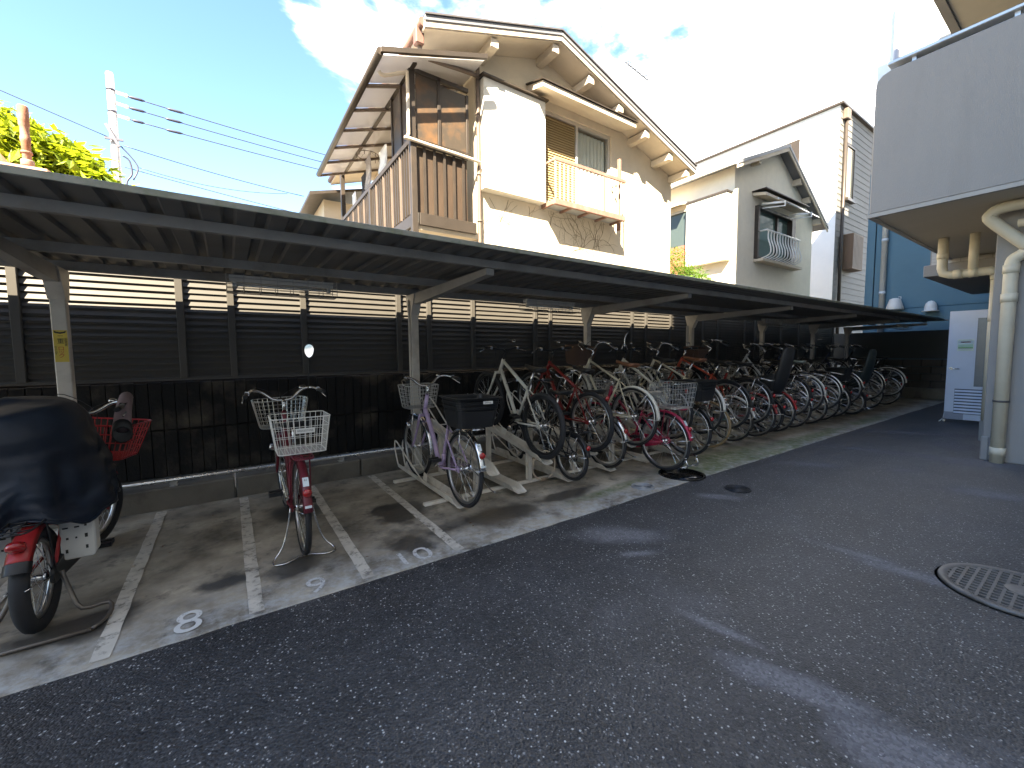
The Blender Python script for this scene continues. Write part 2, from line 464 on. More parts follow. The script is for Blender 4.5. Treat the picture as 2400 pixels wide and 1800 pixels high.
M_FENCE = pmat('fence_aluminium', (.062,.055,.045), .5, .15, var=.08, scale=3, stain=(.048,.043,.036), sscale=1.5, samt=.4)
FENCE_Y = 5.17
fence = thing('louvre_fence', 'long dark fence of horizontal louvre slats behind the bicycle shelter, sunlit along its top', 'fence', (-6, FENCE_Y, 1.2))
posts = [-3.25, -2.35, -1.43, -.36, .05, .72, 1.8, 2.21, 2.87, 3.97, 4.28, 5.15, 6.25, 6.66, 7.44, 8.6, 9.21, 10.4, 10.9, 12.3, 13.4, 14.6, 15.9]
pm = MB().box((-.03,-.022,0),(.03,.03,1.22)).mesh('fence_post', (0,0,0), .004)
for i, x in enumerate(posts):
    o = link('fence_post', pm, M_FENCE, fence); o.location = (x+6, -.002 if i % 3 else -.012, -.005)
def slat_mesh(w):
    m = MB(); m.prism([(0.0,0.0),(.005,0.0),(.024,.040),(.024,.057),(.017,.057),(.017,.043)], 'x', 0, w)
    return m.mesh('slat')
far = MB()
for i in range(len(posts)-1):
    if posts[i+1] < -1.5: continue
    w = posts[i+1]-posts[i]-.062
    sm = slat_mesh(w) if posts[i] < 7.3 else None
    for k in range(19):
        z = 1.2+.028+k*.0612
        if sm:
            o = link('slat', sm, M_FENCE, fence); o.location = (posts[i]+6+.031, .004+RND.uniform(-.0015,.0015), z-1.2)
            o.rotation_euler = (RND.uniform(-.03,.03), RND.uniform(-.0012,.0012), 0)
        else:
            x0 = posts[i]+.031; y0 = FENCE_Y+.004
            far.prism([(y0,z),(y0+.005,z),(y0+.024,z+.040),(y0+.024,z+.057),(y0+.017,z+.057),(y0+.017,z+.043)], 'x', x0, x0+w)
far.build('far_slats', M_FENCE, fence, kind='stuff')
MB().box((-3.3, FENCE_Y+.034, 1.20), (16.0, FENCE_Y+.04, 2.39)).build('back_sheet', M_FENCE, fence)
MB().box((-3.3, FENCE_Y-.016, 1.175), (16.0, FENCE_Y+.05, 1.20)).build('bottom_rail', M_FENCE, fence, .003)
MB().box((-3.3, FENCE_Y-.026, 2.40), (16.0, FENCE_Y+.05, 2.44)).build('top_rail', M_FENCE, fence, .003)

# wheel-stop rail along the kerb
M_STEEL = pmat('galvanised_tube', (.62,.62,.60), .28, 1.0, var=.15, scale=20)
rail = thing('wheel_stop_rail', 'thin shiny steel tube rail running along the low kerb', 'rail', (-6, 4.92, .265))
MB().tube([(-6,4.90,.262),(16,4.90,.262)], .017, 12).build('tube', M_STEEL, rail)
for x in [-4.9+i*1.475 for i in range(15)]:
    MB().box((x-.03,4.893,.20),(x+.03,4.907,.25)).box((x-.03,4.88,.202),(x+.03,4.95,.212)).build('bracket', M_STEEL, rail, .002)

# ------------------------------------------------------------------ bicycle shelter
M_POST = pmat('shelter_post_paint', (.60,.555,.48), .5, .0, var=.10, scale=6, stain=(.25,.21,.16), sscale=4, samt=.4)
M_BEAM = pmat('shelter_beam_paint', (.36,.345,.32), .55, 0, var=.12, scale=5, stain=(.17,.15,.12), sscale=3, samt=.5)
M_SHEET = pmat('shelter_roof_steel', (.21,.20,.185), .55, .2, var=.16, scale=4, stain=(.16,.14,.11), sscale=2.5, samt=.5, bump=.05)
M_FASC = pmat('shelter_fascia', (.20,.20,.195), .5, .2, var=.12, scale=3, stain=(.11,.12,.08), sscale=4, samt=.5)
M_TRIM = pmat('trim_metal', (.26,.26,.22), .45, .3, stain=(.10,.13,.05), sscale=6, samt=.7)
CX0, CX1 = -3.6, 15.95
YF, YR = 2.655, 4.93
sh = thing('bicycle_shelter', 'long grey steel bicycle shelter with a low ribbed roof on rear posts', 'shelter', (-3.6, 4.75, 0))
ZF, ZR = 2.172, 2.178
def zroof(y): return ZF+(ZR-ZF)*(y-YF)/(YR-YF)
# folded-plate sheets, four ribs each
def sheet_mesh():
    prof = []; w = .16
    for k in range(4):
        b = k*w
        prof += [(b, .0), (b+.085, .0), (b+.100, .024), (b+.145, .024)]
    prof.append((4*w+.004, .0))
    m = MB(); v = []; f = []
    for (x, z) in prof: v += [(x, YF+.02, ZF+z), (x, YR, ZR+z), (x, YF+.02, ZF+z+.004), (x, YR, ZR+z+.004)]
    for i in range(len(prof)-1):
        a = 4*i; b = a+4
        f += [(a, a+1, b+1, b), (a+2, b+2, b+3, a+3), (a, b, b+2, a+2), (a+1, a+3, b+3, b+1)]
    m.add(v, f)
    return m.mesh('roof_sheet', (0, 4.75, 0))
smh = sheet_mesh()
for i in range(int((CX1-CX0)/.64)+1):
    if CX0+(i+1)*.64 > CX1+.3: break
    o = link('roof_sheet', smh, M_SHEET, sh); o.location = (i*.64, 0, .0)
CX1 = CX0+.64*30
MB().box((CX0, YF-.006, 2.169), (CX1, YF+.006, 2.203)).build('front_trim', M_TRIM, sh, .002)
MB().box((CX0, YR+.001, 2.17), (CX1, YR+.012, 2.212)).build('rear_trim', M_FASC, sh, .003)
def cchan(y, zb, h=.09, d=.045):
    h = zroof(y)-.002-zb
    return MB().prism([(y,zb),(y+d,zb),(y+d,zb+.006),(y+.006,zb+.006),(y+.006,zb+h-.006),(y+d,zb+h-.006),(y+d,zb+h),(y,zb+h)], 'x', CX0+.02, CX1-.02)
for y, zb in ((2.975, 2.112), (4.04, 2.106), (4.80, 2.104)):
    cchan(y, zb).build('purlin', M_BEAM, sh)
px = [-1.07+2.87*k for k in range(7)]
px = [-1.08, 1.84, 4.69, 7.50, 10.36, 13.22, 15.75]
for i, x in enumerate(px):
    p = MB().box((x-.045, 4.71, 0.0), (x+.045, 4.79, 2.0)).build('post', M_POST, sh, .006)
    MB().box((x-.10, 4.65, .0065), (x+.10, 4.845, .016)).build('base_plate', M_POST, p, .002)
    MB().prism([(4.70,1.86),(4.80,1.86),(4.855,2.099),(4.58,2.099)], 'x', x-.05, x+.05).build('bracket', M_POST, p)
    bl = MB()
    for (yy, zz) in ((4.71, 1.95), (4.71, 1.90)):
        bl.lathe([(.009,0),(.009,.012)], 6, 'y', (x-.02, 4.685, zz))
    bl.build('bolt', M_STEEL, p)
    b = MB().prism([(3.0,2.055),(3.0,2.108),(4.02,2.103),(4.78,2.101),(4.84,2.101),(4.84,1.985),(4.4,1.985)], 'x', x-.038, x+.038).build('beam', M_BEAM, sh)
# conduits
MB().tube([(1.78,4.735,.1),(1.78,4.735,2.03)], .012, 8).build('conduit', M_POST, sh)
MB().tube([(7.36,4.74,.1),(7.36,4.74,1.9)], .022, 8).build('conduit', pmat('grey_pvc',(.35,.35,.35),.5), sh)

M_WIRE = pmat('zinc_wire', (.42,.42,.41), .4, .9)
M_FLU = pmat('lamp_tube_glass', (.7,.7,.68), .25)
M_LAMPB = pmat('lamp_body', (.55,.54,.50), .5)
def guarded_light(x, y, label):
    L_ = .80
    t = thing('shelter_light', label, 'light', (x, y, 2.07), 'caged fluorescent lights under the shelter roof')
    MB().prism([(y-.05,2.07),(y+.05,2.07),(y+.03,2.02),(y-.03,2.02)], 'x', x, x+L_).build('lamp_body', M_LAMPB, t)
    MB().tube([(x+.04,y,2.0),(x+L_-.04,y,2.0)], .014, 8).build('tube', M_FLU, t)
    for xx in (x+.02, x+L_-.05): MB().box((xx,y-.02,1.98),(xx+.03,y+.02,2.02)).build('socket', M_LAMPB, t)
    c = MB()
    a = .10
    for i in range(8):
        xx = x-.02+(L_+.04)*i/7
        c.tube([(xx,y-a,2.07),(xx,y-a,1.95),(xx,y-a*.55,1.93),(xx,y+a*.55,1.93),(xx,y+a,1.95),(xx,y+a,2.07)], .0028, 4)
    for yy, zz in ((-a,2.04),(-a,1.99),(-a,1.955),(-a*.5,1.93),(0,1.93),(a*.5,1.93),(a,1.955),(a,1.99),(a,2.04)):
        c.tube([(x-.02,y+yy,zz),(x+L_+.02,y+yy,zz)], .0028, 4)
    c.build('wire_guard', M_WIRE, t)
guarded_light(.04, 4.20, 'caged fluorescent light under the shelter roof above the maroon bicycle')
guarded_light(3.08, 4.20, 'caged fluorescent light under the shelter roof above the red mountain bike')
guarded_light(9.2, 4.20, 'caged fluorescent light under the shelter roof above the dark child-seat bicycles')
guarded_light(14.5, 3.3, 'caged light at the far end of the shelter beside the grey door')

# stickers on the posts
M_YEL = pmat('yellow_sticker', (.62,.47,.07), .55, var=.1)
M_INK = pmat('black_ink', (.03,.03,.025), .6)
M_RED = pmat('red_ink', (.45,.06,.03), .6)
def sticker(x, z0, z1, label):
    t = thing('warning_sticker', label, 'sticker', (x, 4.709, z0), 'yellow stickers on the shelter posts')
    MB().box((x-.039, 4.7075, z0), (x+.039, 4.7092, z1)).build('sheet', M_YEL, t)
    h = z1-z0; e = .0012
    MB().prism([(x-.034,z1-.004),(x-.02,z1-.012),(x,z1-.016),(x+.02,z1-.012),(x+.034,z1-.004),(x+.03,z1-.022),(x,z1-.03),(x-.03,z1-.022)], 'y', 4.7062, 4.707).build('lizard_shape', M_INK, t)
    o = text_mesh('black_print', '二\n重', .040, M_INK, (x, 4.706, z0+h*.70), (R(90),0,0), t, spacing=.78)
    o = text_mesh('red_print', 'ロ\nッ\nク', .040, M_RED, (x, 4.706, z0+h*.30), (R(90),0,0), t, spacing=.72)
    text_mesh('small_print', '自\n転\n車\n盗\n難', .016, M_INK, (x+.029, 4.706, z0+h*.62), (R(90),0,0), t, spacing=.8)
    text_mesh('small_print', '防\n止\nに\n必\nず', .016, M_INK, (x-.029, 4.706, z0+h*.36), (R(90),0,0), t, spacing=.8)
sticker(-1.08, 1.37, 1.62, 'yellow sticker with black and red characters on the left front post')
t = thing('warning_sticker', 'small yellow sticker on the side of the third shelter post', 'sticker', (4.737, 4.75, 1.52), 'yellow stickers on the shelter posts')
MB().box((4.7358, 4.722, 1.40), (4.7375, 4.778, 1.66)).build('sheet', M_YEL, t)
MB().box((4.738, 4.735, 1.45), (4.7386, 4.765, 1.60)).build('dark_print', M_INK, t)

# ------------------------------------------------------------------ house with the brown balcony
M_STUC = pmat('cream_stucco', (.62,.53,.39), .9, var=.07, scale=5, bump=.5, bscale=55, stain=(.47,.40,.29), sscale=1.4, samt=.35)
M_SOFF = pmat('cream_soffit', (.55,.47,.36), .8, var=.1, scale=4, stain=(.36,.27,.18), sscale=2, samt=.4)
M_ROOF = pmat('grey_roof_metal', (.20,.20,.21), .5, .3, var=.12, scale=3)
M_BRN = pmat('brown_aluminium', (.046,.036,.028), .45, .25, var=.12, scale=6, stain=(.075,.052,.034), sscale=4, samt=.4)
M_BRNL = pmat('weathered_brown_pipe', (.13,.095,.072), .6, 0, var=.15, scale=6)
M_CRMP = pmat('cream_pipe', (.52,.44,.34), .55)
M_SMOKE = pmat('smoked_panel', (.055,.043,.032), .32, 0, var=.25, scale=2.2, stain=(.15,.075,.03), sscale=2.2, samt=.75)
M_RUSTP = pmat('rust_stained_panel', (.046,.028,.016), .6, 0, var=.35, scale=3, stain=(.045,.032,.02), sscale=1.7, samt=.9, stretch=(1.5,1.5,.6))
M_AWN = pmat('milky_awning_panel', (.62,.60,.60), .35, trans=.35, var=.08, scale=3)
M_GLASS = pmat('window_glass', (.05,.065,.06), .06, 0, var=.05)
M_CLEAR = pmat('clear_glass', (.10,.12,.11), .05, 0, var=.05); M_CLEAR.node_tree.nodes['Principled BSDF'].inputs['Alpha'].default_value = .14
M_ALU = pmat('window_aluminium', (.50,.47,.42), .4, .5)
M_PINK = pmat('faded_red_rail', (.21,.12,.09), .6, var=.2, scale=10, stain=(.30,.22,.18), sscale=8, samt=.5)
M_SHUT = pmat('yellow_shutter', (.34,.25,.12), .55, var=.12, scale=8)
M_WHITE = pmat('white_paint', (.72,.70,.66), .6, var=.06)
M_CURT = pmat('curtain_cloth', (.58,.62,.54), .9, var=.12, scale=3, stretch=(14,14,.5))

HY = 6.2
RX0, RZ0 = 4.98, 6.86
def roofz(x): return RZ0-.318*abs(x-RX0)
h1 = thing('house', 'cream stucco house with a brown balcony, its gable end sunlit', 'house', (3.55, HY, 0))
XL, XR, HB = 3.55, 8.85, 11.8
WX0, WX1, WZ0, WZ1 = 4.93, 6.79, 4.22, 5.88
def gable_piece(x0, x1, z0, z1=None):
    if z1 is None:
        poly = [(x0,z0),(x1,z0),(x1,roofz(x1)-.14)]
        if x0 < RX0 < x1: poly.append((RX0, RZ0-.14))
        poly.append((x0, roofz(x0)-.14))
    else: poly = [(x0,z0),(x1,z0),(x1,z1),(x0,z1)]
    return poly
m = MB()
m.prism(gable_piece(XL, WX0, 0), 'y', HY, HY+.15)
m.prism(gable_piece(WX0, WX1, 0, WZ0), 'y', HY, HY+.15)
m.prism(gable_piece(WX0, WX1, WZ1), 'y', HY, HY+.15)
m.prism(gable_piece(WX1, XR, 0), 'y', HY, HY+.15)
m.box((XL, HY+.15, 0), (XL+.12, HB, roofz(XL)-.15)).box((XR-.12, HY+.15, 0), (XR, HB, roofz(XR)-.15)).box((XL+.12, HB-.12, 0), (XR-.12, HB, 5.2))
m.build('wall', M_STUC, h1)
# thicker lower wall band with the shutter case standing proud
sb = MB().box((3.62, HY-.18, 4.12), (4.90, HY-.002, 5.86)).build('shutter_case', pmat('bright_stucco', (.68,.64,.55), .85, var=.05, bump=.25, bscale=70), h1, .006)
MB().prism([(HY-.24,5.862),(HY-.002,5.862),(HY-.002,5.92),(HY-.24,5.885)], 'x', 3.58, 4.93).build('flashing', M_BRN, sb)
# roof: two slopes and verge
for nm, x0, x1 in (('l', 2.48, RX0), ('r', RX0, 9.02)):
    z0, z1 = roofz(x0), roofz(x1)
    MB().prism([(x0,z0-.055),(x1,z1-.055),(x1,z1+.015),(x0,z0+.015)], 'y', 5.66, HB+.4).build('roof_slope', M_ROOF, h1, .004)
    MB().prism([(x0,z0-.145),(x1,z1-.145),(x1,z1-.058),(x0,z0-.058)], 'y', 5.70, HY+.0).build('verge_soffit', M_SOFF, h1)
    MB().prism([(x0,z0-.145),(x1,z1-.145),(x1,z1-.058),(x0,z0-.058)], 'y', HY+.16, HB+.3).build('eave_board', M_SOFF, h1)
    MB().prism([(x0,z0-.135),(x1,z1-.135),(x1,z1-.03),(x0,z0-.03)], 'y', 5.675, 5.698).build('bargeboard', pmat('bargeboard_paint', (.42,.36,.29), .7), h1)
    MB().prism([(x0,z0+.016),(x1,z1+.016),(x1,z1+.04),(x0,z0+.04)], 'y', 5.64, 5.74).build('verge_cap', pmat('dark_verge_metal', (.12,.11,.11), .45, .4), h1)
for x in (3.66, 4.90, 5.75, 6.55, 7.35, 8.15, 8.78):
    MB().box((x-.07, 5.73, roofz(x)-.30), (x+.07, HY-.002, roofz(x)-.147-.02)).build('purlin_end', M_SOFF, h1, .006)
# gutters
M_GUT = pmat('brown_gutter', (.16,.085,.065), .5, var=.15)
MB().tube([(2.47,5.72,roofz(2.47)-.04),(2.47,HB+.3,roofz(2.47)-.04)], .06, 10).build('gutter', M_GUT, h1)
MB().box((2.40,5.80,5.78),(2.52,5.92,6.0)).build('gutter_head', M_GUT, h1, .01)
MB().tube(smoothpts([(2.47,5.87,5.80),(2.50,5.87,5.70),(2.6,5.87,5.66),(3.46,6.08,5.86),(3.56,6.11,5.82),(3.57,6.13,5.6),(3.57,6.13,.2)],3), .032, 10).build('downpipe', M_BRNL, h1)
MB().tube([(9.03,5.72,roofz(9.03)-.04),(9.03,HB,roofz(9.03)-.04)], .055, 10).build('gutter', M_GUT, h1)
for z in (3.6, 4.35, 5.3): MB().lathe([(.036,-.012),(.042,-.012),(.042,.012),(.036,.012)], 10, 'z', (3.57,6.13,z)).build('pipe_clip', M_BRNL, h1)

# window: hood, louvred shutter, sliding pane, guard rail
win = MB()
fy0, fy1 = HY+.03, HY+.12
win.box((WX0,fy0,WZ0),(WX0+.05,fy1,WZ1)).box((WX1-.05,fy0,WZ0),(WX1,fy1,WZ1)).box((WX0+.05,fy0,WZ1-.06),(WX1-.05,fy1,WZ1)).box((WX0+.05,fy0,WZ0),(WX1-.05,fy1,WZ0+.05)).box((5.82,fy0-.015,WZ0+.05),(5.87,fy1-.02,WZ1-.06))
wf = win.build('window', M_ALU, h1, .003)
for k in range(34):
    z = WZ0+.07+k*.0455
    if z > WZ1-.1: break
    MB().prism([(HY+.035,z),(HY+.045,z),(HY+.062,z+.036),(HY+.052,z+.036)], 'x', WX0+.055, 5.815).build('shutter_slat', M_SHUT, wf)
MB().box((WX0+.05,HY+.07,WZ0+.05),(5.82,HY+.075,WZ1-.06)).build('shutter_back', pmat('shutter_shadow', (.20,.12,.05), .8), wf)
MB().box((5.875,HY+.075,WZ0+.055),(WX1-.055,HY+.081,WZ1-.065)).build('pane', M_CLEAR, wf)
c = MB(); v = []; f = []
for i in range(41):
    x = 5.9+i*(.84/40); y = HY+.125+.015*math.sin(i*1.3)
    v += [(x,y,WZ0+.05),(x,y,WZ1-.1)]
c.add(v, [(2*i,2*i+2,2*i+3,2*i+1) for i in range(40)], True).build('curtain', M_CURT, wf)
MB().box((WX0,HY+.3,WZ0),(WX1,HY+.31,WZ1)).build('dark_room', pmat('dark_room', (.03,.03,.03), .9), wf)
MB().prism([(5.74,5.90),(HY-.002,6.02),(HY-.002,6.14),(5.74,6.0)], 'x', 4.62, 7.02).build('window_hood', M_SOFF, h1, .006)
MB().prism([(5.71,6.003),(HY-.004,6.144),(HY-.004,6.165),(5.71,6.02)], 'x', 4.59, 7.05).build('hood_flashing', M_BRN, h1)
gr = MB().box((4.93, 5.80, 4.05),(6.80, 5.86, 4.15)).box((4.93,5.86,4.06),(4.98,HY-.002,4.14)).box((6.75,5.86,4.06),(6.80,HY-.002,4.14)).build('window_guard', M_PINK, h1, .004)
for xx in (5.39, 5.86, 6.33): MB().box((xx-.02,5.86,4.06),(xx+.02,HY-.002,4.13)).build('guard_bearer', M_PINK, gr)
MB().box((4.98,5.862,4.10),(6.75,HY-.004,4.112)).build('guard_tray', pmat('guard_tray', (.35,.36,.36), .6), gr)
MB().box((4.93,5.80,4.80),(6.80,5.835,4.86)).box((4.93,5.835,4.81),(4.96,HY-.002,4.85)).box((6.77,5.835,4.81),(6.80,HY-.002,4.85)).build('guard_top_rail', M_PINK, gr, .003)
for i in range(19):
    x = 4.955+i*1.82/18
    MB().box((x-.010,5.81,4.15),(x+.010,5.825,4.80)).build('guard_bar', pmat('guard_bar_paint', (.55,.45,.33), .6), gr)
MB().box((6.80,5.98,3.92),(6.86,6.04,5.35)).build('guard_post', M_PINK, gr, .003)

# balcony
BX0, BX1, BY0, BY1 = 2.42, 3.53, 6.10, 10.5
bal = MB().box((BX0+.05,BY0+.02,3.30),(BX1,BY1,3.40)).build('balcony', M_SOFF, h1)
MB().box((BX0+.08,BY0-.03,3.36),(BX1-.05,BY0+.018,3.54)).box((BX0+.0,BY0+.05,3.36),(BX0+.048,BY1,3.54)).build('edge_beam', M_BRN, bal, .004)
for y in (BY0, 8.25, BY1):
    top = 5.78 if y != 8.25 else 4.56
    MB().box((BX0-.045,y-.045,3.0 if y == BY0 else 3.3),(BX0+.045,y+.045,top)).build('balcony_post', M_BRN, bal, .004)
MB().box((BX0-.03,BY0+.05,4.55),(BX0+.03,BY1-.05,4.63)).build('hand_rail', M_BRN, bal, .004)
MB().box((BX0+.05,BY0-.03,4.52),(3.36,BY0+.03,4.60)).build('hand_rail', M_BRN, bal, .004)
bar_y = MB().box((-.014,-.014,0),(.014,.014,1.0)).mesh('baluster')
n = 40
for i in range(n):
    y = BY0+.12+i*(BY1-BY0-.24)/(n-1)
    if abs(y-8.25) < .05: continue
    o = link('baluster', bar_y, M_BRN if i % 4 else M_BRNL, bal); o.location = Vector((BX0, y, 3.545))-Vector((3.55,HY,0))
MB().box((BX0+.03,BY0+.1,3.56),(BX0+.036,7.5,4.5)).build('balcony_sheet', M_RUSTP, bal)
for i in range(5):
    x = 2.60+i*.165
    MB().box((x-.02,BY0-.02,3.545),(x+.02,BY0+.005,4.515)).build('baluster', M_BRN, bal)
MB().box((BX0+.06,BY0+.02,3.55),(3.34,BY0+.028,4.51)).build('balcony_sheet', M_RUSTP, bal)
# wind screens above the rail
MB().box((BX0+.07,BY0+.0,4.62),(2.83,BY0+.010,5.55)).build('screen_panel', M_SMOKE, bal)
MB().box((2.89,BY0+.0,4.62),(3.32,BY0+.010,5.50)).build('screen_panel', M_SMOKE, bal)
MB().box((2.835,BY0-.02,4.605),(2.885,BY0+.03,5.6)).box((3.325,BY0-.02,4.605),(3.37,BY0+.03,5.5)).box((BX0+.05,BY0-.02,5.55),(3.37,BY0+.03,5.61)).build('screen_frame', M_BRN, bal, .003)
MB().box((BX0-.004,BY0+.1,4.66),(BX0+.004,6.48,5.52)).build('screen_panel', M_SMOKE, bal)
MB().box((BX0-.004,6.54,4.66),(BX0+.004,6.9,5.50)).build('screen_panel', M_SMOKE, bal)
MB().box((BX0-.025,6.485,4.635),(BX0+.025,6.535,5.6)).box((BX0-.025,6.905,4.635),(BX0+.025,6.95,5.6)).box((BX0-.025,BY0+.05,5.56),(BX0+.025,BY1,5.62)).build('screen_frame', M_BRN, bal, .003)
# awning
AZ0, AZ1, AX0, AX1 = 5.40, 5.92, 1.86, 3.5
def az(x): return AZ0+(AZ1-AZ0)*(x-AX0)/(AX1-AX0)
AY0, AY1 = 5.72, 10.25
aw = MB().tube([(AX0,AY0,AZ0),(AX0,AY1,AZ0)], .05, 10).build('awning', M_BRN, h1)
MB().prism([(AX0,az(AX0)-.03),(AX1,az(AX1)-.03),(AX1,az(AX1)+.04),(AX0,az(AX0)+.04)], 'y', AY0-.04, AY0+.01).build('awning_end_beam', M_BRN, aw, .003)
ny = 7
for i in range(ny):
    y = AY0+.05+i*(AY1-AY0-.1)/(ny-1)
    if i: MB().prism([(AX0+.03,az(AX0)-.05),(AX1,az(AX1)-.05),(AX1,az(AX1)-.005),(AX0+.03,az(AX0)-.005)], 'y', y-.02, y+.02).build('rafter', M_BRNL, aw)
    if i < ny-1:
        y2 = AY0+.05+(i+1)*(AY1-AY0-.1)/(ny-1)
        MB().prism([(AX0+.03,az(AX0)),(AX1,az(AX1)),(AX1,az(AX1)+.006),(AX0+.03,az(AX0)+.006)], 'y', y+.022, y2-.022).build('awning_panel', M_AWN, aw)
MB().box((BX0-.03,AY0+.2,5.55),(BX0+.03,AY1,5.62)).build('awning_beam', M_BRN, aw)
# cream drain pipe of the balcony
MB().tube(smoothpts([(1.92,6.0,5.32),(2.0,6.02,5.30),(2.30,6.04,5.45),(2.34,6.03,5.40),(2.34,6.03,4.62),(2.36,6.03,4.55),(3.45,6.05,4.52),(3.54,6.10,4.50)],3), .026, 8).build('drain_pipe', M_CRMP, h1)

# washing on the balcony
def cloth(name, lab, x, y, z, w, hgt, mat, cat='laundry'):
    m = MB(); n = 9; k = 7; v = []; f = []
    for j in range(k):
        for i in range(n):
            u = i/(n-1); t = j/(k-1)
            ww = w*(1-.25*math.sin(t*2.2))
            v.append((x+.03*math.sin(i*1.7+j*.6)*(.3+t), y-ww/2+ww*u, z-hgt*t-.02*math.cos(i*2)))
    for j in range(k-1):
        for i in range(n-1): f.append((j*n+i, j*n+i+1, (j+1)*n+i+1, (j+1)*n+i))
    o = m.add(v, f, True).build(name, mat)
    s = o.modifiers.new('t', 'SOLIDIFY'); s.thickness = .006
    return tag(o, lab, cat, 'washing on the balcony')
cl = lambda n_, c_: pmat(n_, c_, .9, var=.12, scale=9, bump=.2, bscale=30)
cloth('laundry', 'white shirt hung high on the balcony near the brown screens', 2.60, 8.05, 5.28, .5, .42, cl('white_cloth', (.72,.72,.74)))
cloth('laundry', 'patterned grey cloth hanging from a round hanger on the balcony', 2.62, 9.1, 5.52, .42, .62, pmat('patterned_cloth', (.40,.37,.37), .9, var=.5, scale=38))
cloth('laundry', 'dark top hung on the balcony between the pale clothes', 2.66, 9.6, 5.36, .4, .55, cl('dark_cloth', (.04,.04,.05)))
cloth('laundry', 'small white towel low at the far end of the balcony', 2.6, 10.25, 5.15, .35, .5, cl('white_cloth', (.72,.72,.74)))
cloth('laundry', 'pink cloth seen through the far balcony bars', 2.6, 9.95, 4.85, .4, .6, cl('pink_cloth', (.6,.28,.34)))
cloth('laundry', 'yellow cloth seen through the balcony bars', 2.6, 9.3, 4.50, .3, .6, cl('yellow_cloth', (.6,.45,.12)))
cloth('laundry', 'long white sheet hanging behind the near balcony bars', 2.58, 7.9, 4.80, .45, .95, cl('white_cloth', (.72,.72,.74)))
hg = MB().tube(arc((2.62,9.1),.22,0,350,20,'xy',5.56), .006, 5, closed=True)
for a in range(6): hg.tube([(2.62,9.1,5.70),(2.62+.22*math.cos(a),9.1+.22*math.sin(a),5.56)], .003, 4)
hg.tube([(2.62,9.1,5.70),(2.62,9.1,5.84)], .003, 4)
for i in range(12):
    a = i*.52; hg.tube([(2.62+.22*math.cos(a),9.1+.22*math.sin(a),5.56),(2.62+.22*math.cos(a),9.1+.22*math.sin(a),5.49)], .006, 4)
tag(hg.build('clothes_hanger', M_BRN), 'round peg hanger hanging under the balcony awning', 'hanger')
tag(MB().tube([(2.7,6.9,5.72),(2.7,10.3,5.72)], .014, 8).tube([(2.7,7.0,5.72),(2.7,7.0,5.8)],.008,5).tube([(2.7,10.2,5.72),(2.7,10.2,5.8)],.008,5).build('drying_pole', M_STEEL), 'washing pole slung under the balcony awning', 'pole')

hx = thing('house', 'small dark-eaved house glimpsed under the far end of the balcony awning', 'house', (2.9, 13.0, 0))
MB().box((2.35,12.4,0),(3.5,14.5,5.62)).build('wall', M_SOFF, hx)
MB().prism([(1.95,5.55),(3.5,5.95),(3.5,6.02),(1.95,5.63)], 'y', 12.0, 14.6).build('roof', M_BRN, hx)

# dry creeper on the stucco below the window
vn = MB(); vr = random.Random(3)
def creep(x, z, a, n, r):
    pts = [(x, HY-.006, z)]
    for i in range(n):
        a += vr.uniform(-.45,.45); x += .07*math.cos(a); z += .07*math.sin(a)
        if not (3.62 < x < 7.2 and 3.2 < z < 4.1): break
        pts.append((x, HY-.006-vr.random()*.006, z))
        if vr.random() < .33 and r > .0014: creep(x, z, a+vr.choice((-.8,.8)), int(n*.6), r*.7)
    if len(pts) > 1: vn.tube(pts, r, 4)
for (x, z, a) in ((5.6,3.25,1.2),(5.9,3.25,1.9),(6.2,3.25,1.3),(4.4,3.4,1.9),(4.0,3.5,1.4),(5.2,3.25,1.6),(6.5,3.3,1.7),(4.6,3.3,1.2)): creep(x, z, a, 14, .0038)
tag(vn.build('dry_creeper', pmat('dry_vine', (.20,.16,.11), .9)), 'dry leafless creeper on the stucco under the house window', 'creeper')

# TV aerial
an = thing('tv_aerial', 'thin TV aerial on a mast above the right slope of the cream house', 'aerial', (8.55, 6.9, 5.7))
M_AER = pmat('aerial_metal', (.05,.055,.065), .4, .6)
MB().tube([(8.55,6.9,5.66),(8.55,6.9,8.02)], .010, 6).build('mast', pmat('mast_metal', (.5,.5,.5), .4, .7), an)
bm_ = MB().tube([(8.02,6.9,8.17),(8.86,6.9,8.05)], .014, 6).build('boom', M_AER, an)
el = MB()
for i in range(13):
    x = 8.04+i*.064; z = 8.167-i*.0092
    el.tube([(x,6.79,z-.02),(x,7.01,z+.04)], .009, 4).tube([(x,6.9,z-.06),(x,6.9,z+.06)], .009, 4)
el.tube([(8.84,6.76,8.2),(8.84,7.04,8.2)],.012,4).tube([(8.84,6.76,7.95),(8.84,7.04,7.95)],.012,4).tube([(8.84,6.9,8.22),(8.84,6.9,7.93)],.008,4)
el.build('elements', M_AER, an)

# ------------------------------------------------------------------ second house
M_GRY = pmat('grey_stucco', (.74,.67,.54), .9, var=.08, scale=4, bump=.45, bscale=45, stain=(.64,.57,.45), sscale=1.5, samt=.4)
h2 = thing('house', 'pale grey stucco house with curved white window guard, beside the cream house', 'house', (13.2, 7.0, 0))
X0, X1, Y0, Y1 = 13.2, 19.0, 7.0, 12.5
GX, GZ = 16.0, 8.35
def r2(x): return GZ-.60*(x-GX) if x > GX else GZ-.40*(GX-x)
m = MB()
wx0, wx1, wz0, wz1 = 14.5, 17.25, 4.45, 6.15
def gp(x0, x1, z0, z1=None):
    if z1 is not None: return [(x0,z0),(x1,z0),(x1,z1),(x0,z1)]
    p = [(x0,z0),(x1,z0),(x1,r2(x1)-.12)]
    if x0 < GX < x1: p.append((GX,GZ-.12))
    return p+[(x0,r2(x0)-.12)]
